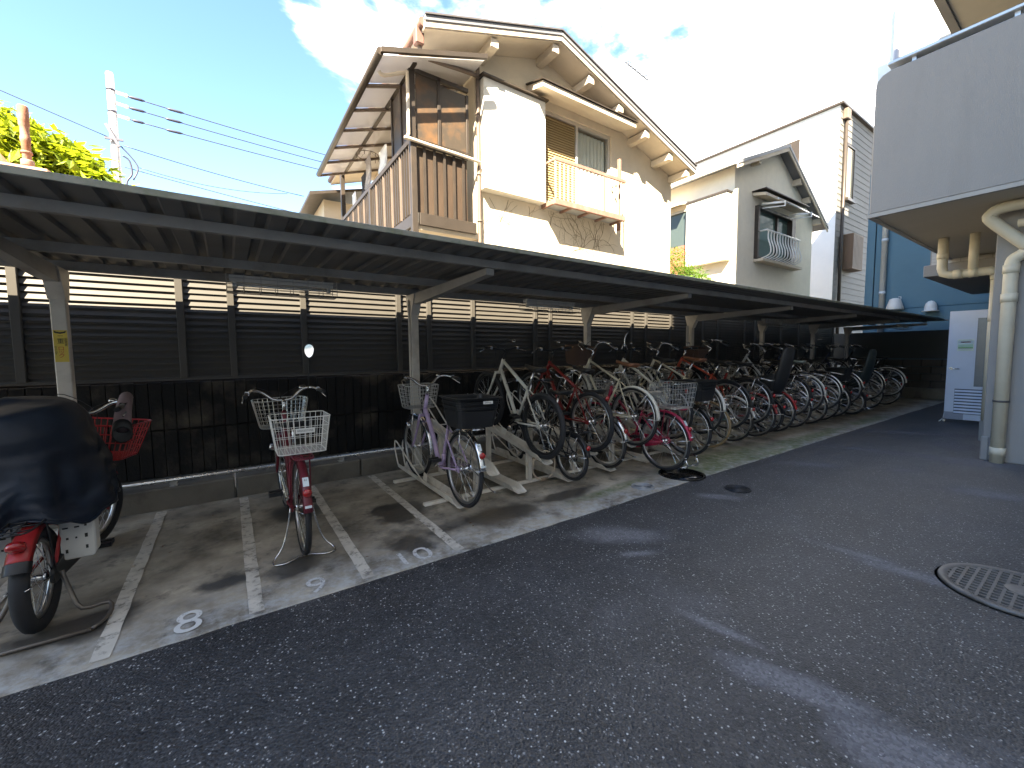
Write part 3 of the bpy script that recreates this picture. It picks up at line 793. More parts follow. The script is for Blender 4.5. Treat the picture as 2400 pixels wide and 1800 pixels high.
m.prism(gp(X0,wx0,0),'y',Y0,Y0+.15).prism(gp(wx0,wx1,0,wz0),'y',Y0,Y0+.15).prism(gp(wx0,wx1,wz1),'y',Y0,Y0+.15).prism(gp(wx1,X1,0),'y',Y0,Y0+.15)
m.box((X0,Y0+.15,0),(X0+.12,Y1,r2(X0)-.13)).box((X1-.12,Y0+.15,0),(X1,Y1,r2(X1)-.13))
m.build('wall', M_GRY, h2)
for x0, x1 in ((12.75, GX), (GX, 19.55)):
    MB().prism([(x0,r2(x0)-.11),(x1,r2(x1)-.11),(x1,r2(x1)),(x0,r2(x0))], 'y', Y0-.35, Y1).build('roof_slope', M_ROOF, h2, .004)
    MB().prism([(x0,r2(x0)-.22),(x1,r2(x1)-.22),(x1,r2(x1)-.112),(x0,r2(x0)-.112)], 'y', Y0-.33, Y0-.29).build('bargeboard', M_SOFF, h2)
for x in (14.2, 17.2, 18.0, 19.0): MB().box((x-.07,Y0-.26,r2(x)-.32),(x+.07,Y0-.002,r2(x)-.115)).build('purlin_end', M_SOFF, h2)
MB().tube([(12.74,Y0-.3,r2(12.75)-.05),(12.74,Y1,r2(12.75)-.05)], .06, 8).build('gutter', M_WHITE, h2)
MB().box((X0-.28,Y0+.08,4.25),(X0-.002,8.45,6.3)).build('shutter_case', M_GRY, h2, .006)
MB().box((X0-.31,Y0+.06,6.302),(X0-.002,8.47,6.36)).build('case_flashing', M_BRN, h2)
MB().prism([(X0-.5,6.30),(X0-.002,6.42),(X0-.002,6.5),(X0-.5,6.36)], 'y', 8.55, 10.9).build('side_hood', M_SOFF, h2)
sw = MB().box((X0-.06,8.5,4.3),(X0-.003,10.8,4.38)).box((X0-.06,8.5,6.18),(X0-.003,10.8,6.26)).box((X0-.06,8.5,4.38),(X0-.003,8.6,6.18)).box((X0-.06,9.5,4.38),(X0-.003,9.58,6.18)).build('side_window', M_ALU, h2)
MB().box((X0-.03,8.6,4.38),(X0-.02,9.5,6.18)).box((X0-.03,9.58,4.38),(X0-.02,10.75,6.18)).build('pane', M_GLASS, sw)
MB().box((X0-.075,8.55,3.6),(X0-.062,10.8,5.05)).build('red_reflection', pmat('warm_pane_reflection', (.26,.10,.06), .8), h2)  # red sheet painting the warm reflections in the side window
# front window
wf = MB().box((wx0,Y0-.12,wz0),(wx0+.12,Y0+.10,wz1)).box((wx1-.28,Y0-.12,wz0),(wx1,Y0+.10,wz1)).box((wx0+.12,Y0-.12,wz1-.1),(wx1-.28,Y0+.10,wz1)).box((wx0+.12,Y0-.12,wz0),(wx1-.28,Y0+.10,wz0+.08)).box((16.05,Y0-.02,wz0+.08),(16.15,Y0+.09,wz1-.1)).build('window', M_BRN, h2, .004)
MB().box((wx0+.12,Y0+.05,wz0+.08),(16.05,Y0+.06,wz1-.1)).build('pane', pmat('green_glass', (.09,.14,.12), .1), wf)
MB().box((16.15,Y0+.05,wz0+.08),(wx1-.28,Y0+.06,wz1-.1)).build('pane', pmat('green_glass', (.09,.14,.12), .1), wf)
MB().box((15.55,Y0+.09,wz0+.1),(16.04,Y0+.10,wz1-.1)).build('room_curtain', M_SOFF, wf)
MB().prism([(Y0-.42,6.33),(Y0-.002,6.42),(Y0-.002,6.52),(Y0-.42,6.42)], 'x', 14.3, 17.4).build('window_hood', M_SOFF, h2, .004)
MB().box((14.25,Y0-.45,6.523),(17.45,Y0-.002,6.55)).build('hood_flashing', M_BRN, h2)
gd = MB().tube([(14.62,Y0-.34,5.32),(17.08,Y0-.34,5.32)], .03, 6).tube([(14.62,Y0-.34,5.32),(14.62,Y0-.12,5.32)], .025, 6).tube([(17.08,Y0-.34,5.32),(17.08,Y0-.12,5.32)], .025, 6).build('window_guard', M_WHITE, h2)
bl = smoothpts([(0,-.34,5.32),(0,-.34,5.05),(0,-.42,4.78),(0,-.40,4.55),(0,-.14,4.46)], 3)
bmh = MB().tube(bl, .022, 5).mesh('guard_bar', (0,0,0))
for i in range(12):
    o = link('guard_bar', bmh, M_WHITE, gd); o.location = Vector((14.72+i*.205, Y0, 0))-Vector((13.2,7.0,0))
MB().box((14.5,Y0-.30,4.34),(17.45,Y0-.002,4.42)).build('window_sill', M_SOFF, h2)
rk = thing('drying_rack', 'folding white pole rack under the window hood of the grey house', 'rack', (14.5, Y0-.5, 6.2))
for x in (14.75, 16.75):
    MB().bar((x,Y0-.1,6.22),(x+.1,Y0-.75,6.12),.03,.06).bar((x,Y0-.1,6.08),(x+.1,Y0-.75,6.0),.03,.03).bar((x+.1,Y0-.75,5.98),(x+.1,Y0-.75,6.16),.03,.03).build('arm', M_WHITE, rk)
MB().tube([(14.5,Y0-.7,6.17),(17.6,Y0-.7,6.12)], .02, 6).build('pole', M_STEEL, rk)

# ------------------------------------------------------------------ tall house
M_TALL = pmat('white_board_wall', (.68,.67,.66), .8, var=.05, scale=2)
M_SIDE = pmat('grey_siding', (.17,.16,.145), .75, var=.14, scale=1.5, stain=(.12,.11,.10), sscale=.8, samt=.4)
h3 = thing('house', 'tall house of horizontal grey siding with a white side wall, behind the grey stucco house', 'house', (23.1, 7.6, 0))
X0, X1, Y0, Y1, ZT = 23.1, 27.6, 7.6, 19.0, 12.3
MB().box((X0,Y0+.02,0),(X1-.05,Y1,ZT)).build('wall', M_TALL, h3)
sdm = MB().prism([(Y0-.002,0),(Y0+.018,0),(Y0+.018,.272),(Y0+.016,.272)], 'x', X0+.004, X1).mesh('siding_board', (0,Y0,0))
for i in range(45):
    o = link('siding_board', sdm, M_SIDE, h3); o.location = (0-23.1, 0, i*.274)
MB().box((X0-.12,Y0-.14,ZT),(X1+.1,Y1,ZT+.10)).build('roof_edge', M_BRN, h3)
MB().tube([(X0+.45,Y0-.09,ZT-.3),(X0+.5,Y0-.09,.2)], .07, 8).build('downpipe', M_BRN, h3)
MB().box((X0+.25,Y0-.2,ZT-.55),(X0+.65,Y0-.003,ZT-.1)).build('gutter_head', M_BRNL, h3, .02)
t_ = MB().box((X0+.75,Y0-.18,8.3),(X0+1.75,Y0-.003,8.42)).box((X0+.75,Y0-.08,10.75),(X0+1.75,Y0-.003,10.83)).box((X0+.75,Y0-.08,8.42),(X0+.80,Y0-.003,10.75)).box((X0+1.70,Y0-.08,8.42),(X0+1.75,Y0-.003,10.75)).build('window', M_BRN, h3)
for k in range(26): MB().prism([(Y0-.05,8.45+k*.088),(Y0-.04,8.45+k*.088),(Y0-.02,8.52+k*.088),(Y0-.03,8.52+k*.088)], 'x', X0+.8, X0+1.70).build('shutter_slat', pmat('shutter_cream', (.48,.42,.30), .6), t_)
bx = MB().box((X0+.8,Y0-.45,5.15),(X0+2.1,Y0-.003,6.75)).build('shutter_box', pmat('brown_board', (.14,.085,.05), .7, var=.25, scale=3, stretch=(9,9,.4)), h3, .01)
for k in range(8): MB().box((X0+.83+k*.16,Y0-.458,5.2),(X0+.85+k*.16,Y0-.449,6.7)).build('batten', M_BRN, bx)
# side balcony rail on the sunny wall
rb = MB().box((X0-.5,9.0,9.6),(X0-.44,9.35,11.2)).box((X0-.5,9.0,11.2),(X0-.42,13.5,11.28)).box((X0-.5,9.0,9.5),(X0-.003,13.5,9.6)).box((X0-.5,11.0,10.7),(X0-.46,11.06,11.2)).build('side_rail', M_BRN, h3)
MB().box((X0-.47,9.36,9.62),(X0-.455,13.5,11.19)).build('side_panel', M_TALL, h3)

# ------------------------------------------------------------------ blue building at the end
M_BLUE = pmat('blue_render', (.095,.185,.245), .75, var=.08, scale=1.2, bump=.2, bscale=50, stain=(.08,.155,.21), sscale=.9, samt=.5)
M_BLUESUN = pmat('sunlit_blue_render', (.70,.74,.74), .75, var=.05, scale=1.5)  # sunlit copy of the blue render, bleached by sun in its colour
be = thing('building', 'blue rendered building closing the far end of the yard, with a white downpipe', 'building', (17.0, 3.0, 0))
BXX = 17.0
MB().box((BXX, 0.2, 0), (BXX+8, 4.73, 2.62)).build('lower_wall', M_BLUE, be)
MB().box((BXX+.02, 0.2, 2.62), (BXX+8, 4.73, 2.65)).build('groove', pmat('blue_groove', (.06,.14,.20), .8), be)
MB().box((BXX, 0.2, 2.65), (BXX+8, 4.50, 6.9)).build('middle_wall', M_BLUE, be)
MB().box((BXX, 4.53, 2.65), (BXX+8, 4.73, 6.9)).build('corner_strip', M_BLUE, be)
MB().box((BXX, 2.9, 6.9), (BXX+8, 4.70, 11.85)).build('upper_wall', M_BLUESUN, be)
wp = MB()
for z in (0, 1.6, 3.2, 4.8): wp.lathe([(.075,z+.0),(.075,z+1.52),(.085,z+1.52),(.085,z+1.6)], 12, 'z', (BXX-.09, 4.27, 0))
wp.build('white_downpipe', pmat('white_pvc', (.62,.66,.68), .45), be)
MB().tube([(BXX-.08,4.24,6.9),(BXX-.08,4.24,11.6)], .08, 8).build('upper_downpipe', pmat('grey_pipe', (.35,.35,.38), .5), be)
MB().box((BXX-.02,2.85,6.9),(BXX+8,3.34,12)).build('tile_strip', pmat('white_tile', (.45,.44,.42), .6), be)
M_VENT = pmat('white_vent', (.68,.67,.64), .45)
v1 = thing('vent_hood', 'larger white bell-shaped vent hood on the blue wall, left of the small one', 'vent', (BXX, 3.93, 2.7))
MB().lathe([(.20,2.60),(.21,2.63),(.17,2.78),(.14,2.88),(.13,2.92),(.06,2.95),(.001,2.95)], 20, 'z', (BXX-.20,3.93,0)).build('hood', M_VENT, v1)
MB().box((BXX-.12,3.86,2.70),(BXX,4.0,2.86)).build('stub', M_VENT, v1, .01)
MB().tube([(BXX-.2,3.86,2.88),(BXX-.2,3.80,2.90),(BXX-.2,3.80,2.98),(BXX-.2,3.86,2.98)], .012, 6).build('lug', M_VENT, v1)
v2 = thing('vent_hood', 'smaller white round-topped vent hood on the blue wall, nearest the grey door', 'vent', (BXX, 3.15, 2.5))
MB().lathe([(.19,2.49),(.19,2.51),(.14,2.52),(.135,2.62),(.11,2.72),(.06,2.78),(.001,2.80)], 20, 'z', (BXX-.16,3.15,0)).build('hood', M_VENT, v2)
MB().box((BXX-.10,3.08,2.54),(BXX,3.22,2.68)).build('stub', M_VENT, v2, .01)

# end block wall below the blue building
M_BLK = pmat('dark_blockwork', (.085,.075,.065), .9, var=.25, scale=4, bump=.4, bscale=40, stain=(.04,.035,.03), sscale=2, samt=.6)
ew = thing('block_wall', 'dark stained block wall across the far end of the bicycle pad', 'wall', (16.35, 2.0, 0))
for c in range(4):
    for i in range(8):
        y = 1.75+i*.41+(c % 2)*.2
        MB().box((16.36, y, .30+c*.205), (16.52, min(y+.40, 5.3), .30+c*.205+.195)).build('block', M_BLK, ew, .006)
MB().box((16.25, 1.7, 0), (16.6, 5.4, .295)).build('footing', M_KERB, ew, .01)
MB().box((16.40,1.7,1.13),(16.46,5.3,1.93)).build('dark_sheet', pmat('dark_sheet_metal', (.035,.042,.045), .6, var=.15), ew)

# ------------------------------------------------------------------ apartment building (right), unseen shade blocks behind the viewer
M_APT = pmat('apartment_render', (.27,.262,.25), .8, var=.06, scale=1.6, bump=.25, bscale=70, stain=(.23,.223,.213), sscale=1.3, samt=.45, stretch=(2.2,2.2,.35))
M_APTB = pmat('apartment_bounce_white', (.66,.64,.60), .8, var=.05, scale=1.6)  # unseen rear facades, whitened to bounce light into the shade
M_APTS = pmat('apartment_soffit', (.50,.46,.38), .85, var=.08, scale=2)
M_PIPE = pmat('cream_drain_pipe', (.60,.55,.43), .42, var=.07, scale=5, stain=(.48,.42,.31), sscale=4, samt=.35)
ap = thing('apartment_building', 'grey apartment building with an overhanging balcony along the right side of the yard', 'building', (7.81, 0, 0))
MB().box((7.81, -3.0, 0), (9.30, .92, 3.16)).box((7.80,.86,0),(7.83,.93,.30)).build('ground_wall', M_APT, ap, .01)
MB().box((9.36, -3.0, 0), (9.62, 1.10, 3.16)).build('pilaster', M_APT, ap, .01)
MB().box((9.33, .93, 0), (9.66, 1.14, .32)).build('plinth', M_APT, ap, .01)
MB().box((9.62, -3.0, 0), (16.2, .55, 3.16)).build('rear_wall', M_APT, ap)
# first-floor balcony: parapet with rounded top corner, soffit, cap rail
bal1 = MB().prism([(-3.0,3.16),(1.945,3.16),(1.945,4.72),(1.93,4.80),(1.88,4.855),(1.80,4.88),(-3.0,4.88)], 'x', 7.0, 7.16).box((7.16,1.79,3.16),(11.87,1.945,4.88)).build('balcony_parapet', M_APT, ap, .012)
MB().box((7.02,-3.0,3.12),(11.85,1.92,3.158)).build('balcony_soffit', M_APTS, bal1)
MB().box((6.985,-3.0,3.11),(7.045,1.955,3.157)).box((7.045,1.90,3.11),(11.88,1.955,3.157)).build('drip_edge', pmat('drip_edge', (.34,.33,.31), .8), bal1)
M_CAP = pmat('cap_rail_metal', (.55,.57,.58), .35, .6)
MB().box((7.0,-3.0,4.945),(7.16,1.84,4.985)).build('cap_rail', M_CAP, bal1, .008)
for y in (1.6, .8, 0, -.8): MB().box((7.05,y-.02,4.88),(7.11,y+.02,4.945)).build('cap_stud', M_CAP, bal1)
MB().box((9.0,-3.0,4.0),(16,.9,5.9)).build('upper_wall', M_APT, ap)
bal2 = MB().box((7.0,-3.0,5.95),(16.2,1.53,7.4)).build('upper_balcony', M_APTS, ap, .01)
MB().box((7.0,1.532,5.93),(16.2,1.62,7.38)).build('upper_parapet', M_APT, bal2)
# far low balcony slab by the door
fb = MB().box((11.3, .9, 2.80), (16.0, 2.25, 3.02)).build('far_balcony', M_APT, ap, .01)
tm = MB().box((0,0,0),(.012,.19,.055)).mesh('tile')
for c in range(9):
    for i in range(5):
        o = link('tile', tm, pmat('white_tile', (.45,.44,.42), .6), fb); o.location = Vector((11.55, 1.2+i*.2, 3.04+c*.062))-Vector((7.81,0,0))
MB().box((11.562,1.18,3.02),(11.9,2.21,3.7)).build('tile_backing', M_APT, fb)
# unseen blocks behind and beside the viewer, sized for the shadows they cast
MB().box((-1.5, -14, 0), (7.8, -3.0, 13.9)).build('rear_shade_block', M_APTB, ap)
MB().box((-26, -14, 0), (-1.52, -3.05, 11.4)).build('low_shade_block', M_APTB, ap)
MB().box((7.0, -14, 7.42), (12.0, 1.2, 16.6)).box((16.3,-14,0),(24,.1,23)).box((12.0,-14,7.42),(18,.9,12.6)).box((7.82,-14,3.17),(18,-3.02,7.41)).build('upper_shade_block', M_APT, ap)  # unseen masses added to shade the grey and tall houses
wn = MB().box((0,0,0),(1.6,.06,1.2)).mesh('rear_window')
for fl in range(4):
    for i in range(3):
        o = link('rear_window', wn, M_GLASS, ap); o.location = (-1.0+i*2.9-7.81, -3.02, 1.0+fl*2.9)
for fl in range(3):
    for i in range(6):
        o = link('rear_window', wn, M_GLASS, ap); o.location = (-24+i*3.7-7.81, -3.07, 1.0+fl*2.9)

# drain pipes
def pipe(name, label, pts, r, joints=(), k=3):
    t = thing(name, label, 'pipe', pts[-1])
    MB().tube(pts, r, 16).build('tube', M_PIPE, t)
    for (p, d) in joints:
        p = Vector(p); d = Vector(d).normalized()
        MB().tube([p-d*.05, p+d*.05], r*1.12, 16).build('collar', M_PIPE, t)
    return t
pts = smoothpts([(7.60,-.6,3.05),(7.60,.55,3.05),(7.60,.86,3.045),(7.605,.95,3.0),(7.61,.945,2.92),(7.68,.70,2.62),(7.70,.655,2.555),(7.72,.70,2.50),(7.73,.765,2.45),(7.735,.78,2.36)], 4)+[(7.735,.78,0)]
pp = pipe('drain_pipe', 'thick cream drain pipe bending down the right-hand apartment wall', pts, .062,
     [((7.60,.45,3.03),(0,1,0)),((7.735,.78,2.34),(0,0,1)),((7.735,.78,2.0),(0,0,1)),((7.735,.78,.14),(0,0,1))])
MB().lathe([(.068,-.012),(.072,-.012),(.072,.012),(.068,.012)], 16, 'z', (7.735,.78,.76)).build('strap', pmat('dark_strap', (.07,.07,.07), .5), pp)
MB().tube([(7.50,-.6,2.88),(7.62,.74,2.84)], .045, 12).build('branch', M_PIPE, pp)
pts = [(9.3,1.64,3.12),(9.3,1.64,2.66),(9.3,1.62,2.58),(9.3,1.55,2.545),(9.3,1.13,2.54),(9.305,1.09,2.5)]
p2 = pipe('drain_pipe', 'cream pipe loop dropping from the balcony soffit beside the door', pts, .062, [((9.3,1.64,2.85),(0,0,1)),((9.3,1.46,2.543),(0,1,0)),((9.3,1.3,2.541),(0,1,0))])
MB().tube([(9.3,1.31,2.55),(9.3,1.31,3.12)], .055, 12).build('riser', M_PIPE, p2)
pts = [(9.315,1.09,2.5),(9.315,1.09,.33)]
pipe('drain_pipe', 'narrow cream downpipe on the pilaster behind the thick drain pipe', pts, .038, [((9.315,1.09,1.85),(0,0,1)),((9.315,1.09,2.45),(0,0,1))])
pts = [(11.9,1.42,2.79),(11.9,1.40,2.60),(11.9,1.36,2.56),(11.9,1.0,2.55)]
pipe('drain_pipe', 'small dark cream pipe under the far balcony slab', pts, .04)

# grey steel door standing open
M_DOOR = pmat('door_paint', (.60,.65,.76), .45, var=.05, scale=3, stain=(.50,.54,.62), sscale=2, samt=.35)
dr = thing('steel_door', 'pale blue-grey steel door standing open beside the pipes, with louvres and a poster', 'door', (11.4, 1.86, 0))
DX = 11.40
MB().box((DX, .93, .06), (DX+.045, 1.86, 2.11)).build('leaf', M_DOOR, dr, .004)
MB().box((DX-.003, 1.02, .70), (DX-.0005, 1.495, 1.96)).build('glass_frame', pmat('door_gasket', (.12,.13,.15), .5), dr)
MB().box((DX-.006, 1.03, .71), (DX-.0032, 1.485, 1.95)).build('glass', pmat('wired_glass', (.13,.155,.18), .25), dr)
MB().box((DX-.004, 1.05, .17), (DX-.0005, 1.735, .645)).build('louvre_back', pmat('louvre_shadow', (.10,.11,.14), .7), dr)
for k in range(8):
    z = .185+k*.058
    MB().prism([(DX-.022,z),(DX-.016,z),(DX-.004,z+.034),(DX-.010,z+.034)], 'y', 1.055, 1.73).build('louvre', M_DOOR, dr)
hd = MB().lathe([(.024,-.010),(.024,-.0005)], 16, 'x', (DX,1.80,1.03)).tube([(DX-.01,1.80,1.03),(DX-.05,1.80,1.03),(DX-.055,1.79,1.03),(DX-.055,1.68,1.022)], .010, 8).build('handle', M_STEEL, dr)
MB().box((DX-.0035,1.60,.06),(DX-.0008,1.855,.20)).build('kick_plate', pmat('worn_door_paint', (.30,.32,.38), .6), dr)
MB().tube([(DX-.01,1.85,.17),(DX-.02,1.86,.06),(DX-.10,1.90,.012)], .010, 6).lathe([(.022,-.012),(.022,.012)], 10, 'x', (DX-.03,1.845,.03)).build('door_stop', M_STEEL, dr)
po = thing('poster', 'small poster with a red heading and green drawing taped to the grey door', 'poster', (DX-.004, 1.6, 1.45))
PX = DX-.0025
MB().box((PX-.002,1.525,1.36),(PX,1.735,1.575)).build('paper', pmat('poster_paper', (.62,.70,.62), .6), po)
for y0, y1, z0, z1, c in ((1.53,1.73,1.485,1.548,(.50,.60,.66)),(1.57,1.69,1.515,1.535,(.55,.12,.15)),(1.535,1.725,1.435,1.483,(.36,.55,.45)),(1.535,1.725,1.412,1.434,(.20,.42,.20)),(1.535,1.725,1.402,1.411,(.22,.24,.26)),(1.55,1.72,1.556,1.566,(.35,.45,.40)),(1.55,1.72,1.375,1.385,(.40,.50,.44))):
    MB().box((PX-.0028,y0,z0),(PX-.0021,y1,z1)).build('print', pmat('poster_print_%d' % int(z0*1000), c, .6), po)

# ------------------------------------------------------------------ things beyond the fence on the left
M_CONC = pmat('pole_concrete', (.42,.40,.39), .8, var=.06, scale=3)
up = thing('utility_pole', 'pale concrete utility pole with wires above the tree', 'utility pole', (-2.0, 14, 0))
MB().lathe([(.095,0),(.075,8.17),(.06,8.2),(.001,8.2)], 16, 'z', (-2.0,14,0)).build('shaft', M_CONC, up)
M_CBL = pmat('cable_black', (.03,.03,.05), .5)
for z in (7.78, 7.52, 7.24):
    b = MB().bar((-1.92,14,z),(-1.72,13.98,z-.03),.05,.05).lathe([(.02,-.02),(.05,-.0),(.02,.05)], 8, 'x', (-1.74,13.98,z-.03)).build('insulator', M_WHITE, up)
MB().bar((-2.12,13.9,6.95),(-1.9,13.85,6.45),.04,.06).bar((-2.16,13.9,6.62),(-1.82,13.85,6.62),.04,.05).build('bracket', M_CBL, up)
for z in (7.8, 7.3): MB().lathe([(.078,-.02),(.086,-.02),(.086,.02),(.078,.02)], 12, 'z', (-2,14,z)).build('band', M_CBL, up)
MB().tube(smoothpts([(-1.87,13.95,6.3),(-1.75,13.95,6.2),(-1.72,13.95,5.9),(-1.82,13.95,5.7),(-1.85,13.95,5.4)]), .02, 6).tube(smoothpts([(-1.88,13.92,6.5),(-1.6,13.92,6.1),(-1.7,13.92,5.75)]), .016, 6).build('drop_loop', M_CBL, up)
def cable(label, a, b, sag, r=.013, sleeves=()):
    pts = []
    for i in range(21):
        t = i/20; p = Vector(a).lerp(Vector(b), t); p.z -= sag*4*t*(1-t); pts.append(p)
    m = MB().tube(pts, r, 6)
    for t, ln in sleeves:
        d = (Vector(b)-Vector(a)).normalized(); p = Vector(a).lerp(Vector(b), t); p.z -= sag*4*t*(1-t)
        m.tube([p-d*ln, p-d*ln*.6, p+d*ln*.6, p+d*ln], [r, r*2.6, r*2.6, r], 8)
    tag(m.build('power_cable', M_CBL), label, 'cable', 'cables strung from the utility pole')
cable('topmost of the three power cables from the pole to the cream house', (-1.72,13.98,7.75), (7.5,14.2,7.52), .10, sleeves=((.02,.16),(.10,.18)))
cable('middle of the three power cables from the pole to the cream house', (-1.72,13.98,7.49), (7.5,14.2,7.30), .10, sleeves=((.02,.16),(.095,.18)))
cable('lowest of the three power cables from the pole to the cream house', (-1.72,13.98,7.21), (7.5,14.2,7.10), .10, sleeves=((.02,.12),(.095,.18)))
cable('thin telephone cable rising from the pole past the rusty flue to the left edge', (-9,13.2,8.6), (-1.95,14,6.64), .02, .011)
cable('thin cable sagging from the pole to a clamp in mid sky', (-1.85,14,6.56), (2.2,14.6,6.35), .06, .011)
cable('thin slack cable from the pole toward the balcony', (-1.6,14,6.1), (1.7,14.2,6.2), .16, .008)
cable('lowest thin cable running from the pole down behind the shelter roof', (-1.85,14,6.05), (4.5,14,5.4), .05, .010)
cable('thin cable from the left edge low behind the tree', (-9,13.5,7.5), (-1.98,14,6.1), .05, .010)

# rusty flue and shed roof
M_RUST = pmat('rusty_iron', (.23,.10,.055), .8, .1, var=.3, scale=8, bump=.3, bscale=40, stain=(.30,.25,.22), sscale=3, samt=.7)
fl = thing('rusty_flue', 'rusty iron flue pipe standing in front of the leafy tree', 'pipe', (-1.49, 6.0, 2.9))
MB().lathe([(.032,2.9),(.032,3.45),(.037,3.46),(.037,3.50),(.032,3.51),(.032,3.60),(.039,3.61),(.039,3.78),(.032,3.79),(.032,3.72),(.001,3.72)], 16, 'z', (-1.49,6.0,0)).build('stack', M_RUST, fl)
MB().lathe([(.043,3.23),(.047,3.24),(.047,3.28),(.043,3.29)], 14, 'z', (-1.49,6,0)).build('collar', M_RUST, fl)
MB().lathe([(.038,3.35),(.041,3.35),(.041,3.37),(.038,3.37)], 14, 'z', (-1.49,6,0)).build('collar', M_RUST, fl)
MB().tube([(-1.53,5.98,3.14),(-1.60,5.95,3.18),(-1.68,5.90,3.29)], [.028,.03,.036], 12).build('side_stub', M_RUST, fl)
MB().tube(arc((-1.49,6.0),.065,0,360,16,'xy',3.18)[:-1], .02, 6, closed=True).build('base_ring', M_RUST, fl)
sd = thing('tin_shed', 'low shed with a rusty tin roof edge behind the shelter on the left', 'shed', (-4, 6.0, 0))
MB().box((-6, 5.85, 0), (-1.25, 7.2, 3.08)).build('wall', pmat('shed_wall', (.35,.30,.24), .9), sd)
MB().prism([(5.72,3.10),(7.3,3.3),(7.3,3.34),(5.72,3.155)], 'x', -6.1, -1.3).build('roof', pmat('pinkish_tin', (.45,.26,.17), .7, var=.2, scale=5), sd)

# leafy tree and bush
def leaf_crown(name, parent, centers, nleaf, ln, mats, seed, droop=.3, wd=.22):
    rr = random.Random(seed)
    for mi, mat in enumerate(mats):
        m = MB(); v = []; f = []
        for i in range(nleaf//len(mats)):
            c, rad = centers[rr.randrange(len(centers))]
            while True:
                p = Vector((rr.uniform(-1,1), rr.uniform(-1,1), rr.uniform(-1,1)))
                if .35 < p.length < 1: break
            p = Vector((c[0]+p.x*rad[0], c[1]+p.y*rad[1], c[2]+p.z*rad[2]))
            a = rr.uniform(0, 6.283); el = rr.uniform(-.9, .5)-droop
            d = Vector((math.cos(a)*math.cos(el), math.sin(a)*math.cos(el), math.sin(el)))
            s = d.cross(Vector((rr.uniform(-.4,.4), rr.uniform(-.4,.4), 1))).normalized()
            up_ = s.cross(d)
            L1 = ln*rr.uniform(.6, 1.25); w = L1*wd
            k = len(v)
            v += [p, p+d*L1*.45+s*w, p+d*L1, p+d*L1*.45-s*w, p+d*L1*.45+up_*w*-.35]
            f += [(k, k+1, k+4), (k+1, k+2, k+4), (k+2, k+3, k+4), (k+3, k, k+4)]
        me = bpy.data.meshes.new(name)
        off = ORG[parent.name]
        me.from_pydata([tuple(Vector(q)-off) for q in v], [], f)
        o = link(name, me, mat, parent)
def leafmat(name, col):
    m = pmat(name, col, .5, var=.3, scale=9)
    if not m.get('tl'):
        n = m.node_tree; b = n.nodes['Principled BSDF']; out = n.nodes['Material Output']
        t = n.nodes.new('ShaderNodeBsdfTranslucent'); t.inputs['Color'].default_value = (col[0]*2.2, col[1]*1.9, col[2]*.9, 1)
        mx = n.nodes.new('ShaderNodeMixShader'); mx.inputs[0].default_value = .35
        n.links.new(b.outputs[0], mx.inputs[1]); n.links.new(t.outputs[0], mx.inputs[2]); n.links.new(mx.outputs[0], out.inputs['Surface']); m['tl'] = 1
    return m
LM = [leafmat('leaf_light', (.29,.39,.03)), leafmat('leaf_mid', (.22,.27,.02)), leafmat('leaf_dark', (.10,.14,.016))]
tr = thing('leafy_tree', 'bright yellow-green tree with long leaves behind the shelter roof on the left', 'tree', (-2.0, 7.6, 0))
MB().tube(smoothpts([(-2.0,7.6,0),(-1.95,7.6,1.2),(-2.05,7.55,2.2),(-1.9,7.5,3.2)]), [.10]*4+[.09]*4+[.06]*4+[.03], 8).build('trunk', pmat('bark', (.10,.075,.05), .9, bump=.6), tr)
lb = MB()
lr = random.Random(5)
for i in range(14):
    a = lr.uniform(0,6.28); q = Vector((-2.0,7.55,lr.uniform(1.8,3.0)))
    lb.tube(smoothpts([q, q+Vector((math.cos(a)*.4,math.sin(a)*.3,.35)), q+Vector((math.cos(a)*1.0,math.sin(a)*.6,.45))]), [.03]*4+[.02]*4+[.006], 5)
lb.build('limbs', pmat('bark', (.10,.075,.05), .9), tr)
leaf_crown('crown', tr, [((-2.5,7.5,3.75),(.9,.7,.72)),((-1.95,7.4,3.72),(.6,.6,.58)),((-1.55,7.4,3.55),(.5,.5,.55)),((-1.2,7.3,3.25),(.42,.4,.5)),((-3.3,7.5,3.8),(.9,.8,.9)),((-1.8,7.2,3.0),(.9,.5,.6)),((-2.9,7.3,3.6),(.8,.6,.7))], 12500, .20, LM, 11, droop=.35, wd=.15)
bs = thing('bush', 'feathery sunlit shrub between the cream house and the grey house', 'shrub', (10.1, 6.7, 0))
MB().tube([(10.0,6.7,0),(10.05,6.7,1.6),(9.9,6.7,3.2)], [.06,.05,.02], 6).tube([(10.05,6.7,1.4),(10.6,6.6,2.6),(10.8,6.6,3.3)], [.04,.03,.01], 6).build('stem', pmat('bark', (.10,.075,.05), .9), bs)
leaf_crown('crown', bs, [((9.75,6.7,3.55),(.5,.45,.6)),((10.3,6.7,3.35),(.6,.5,.4)),((10.8,6.6,3.2),(.45,.4,.35)),((10.1,6.7,2.7),(.9,.5,.5))], 5200, .11, [leafmat('bush_leaf_light', (.12,.21,.03)), leafmat('bush_leaf_mid', (.07,.14,.02))], 12, droop=.0, wd=.14)

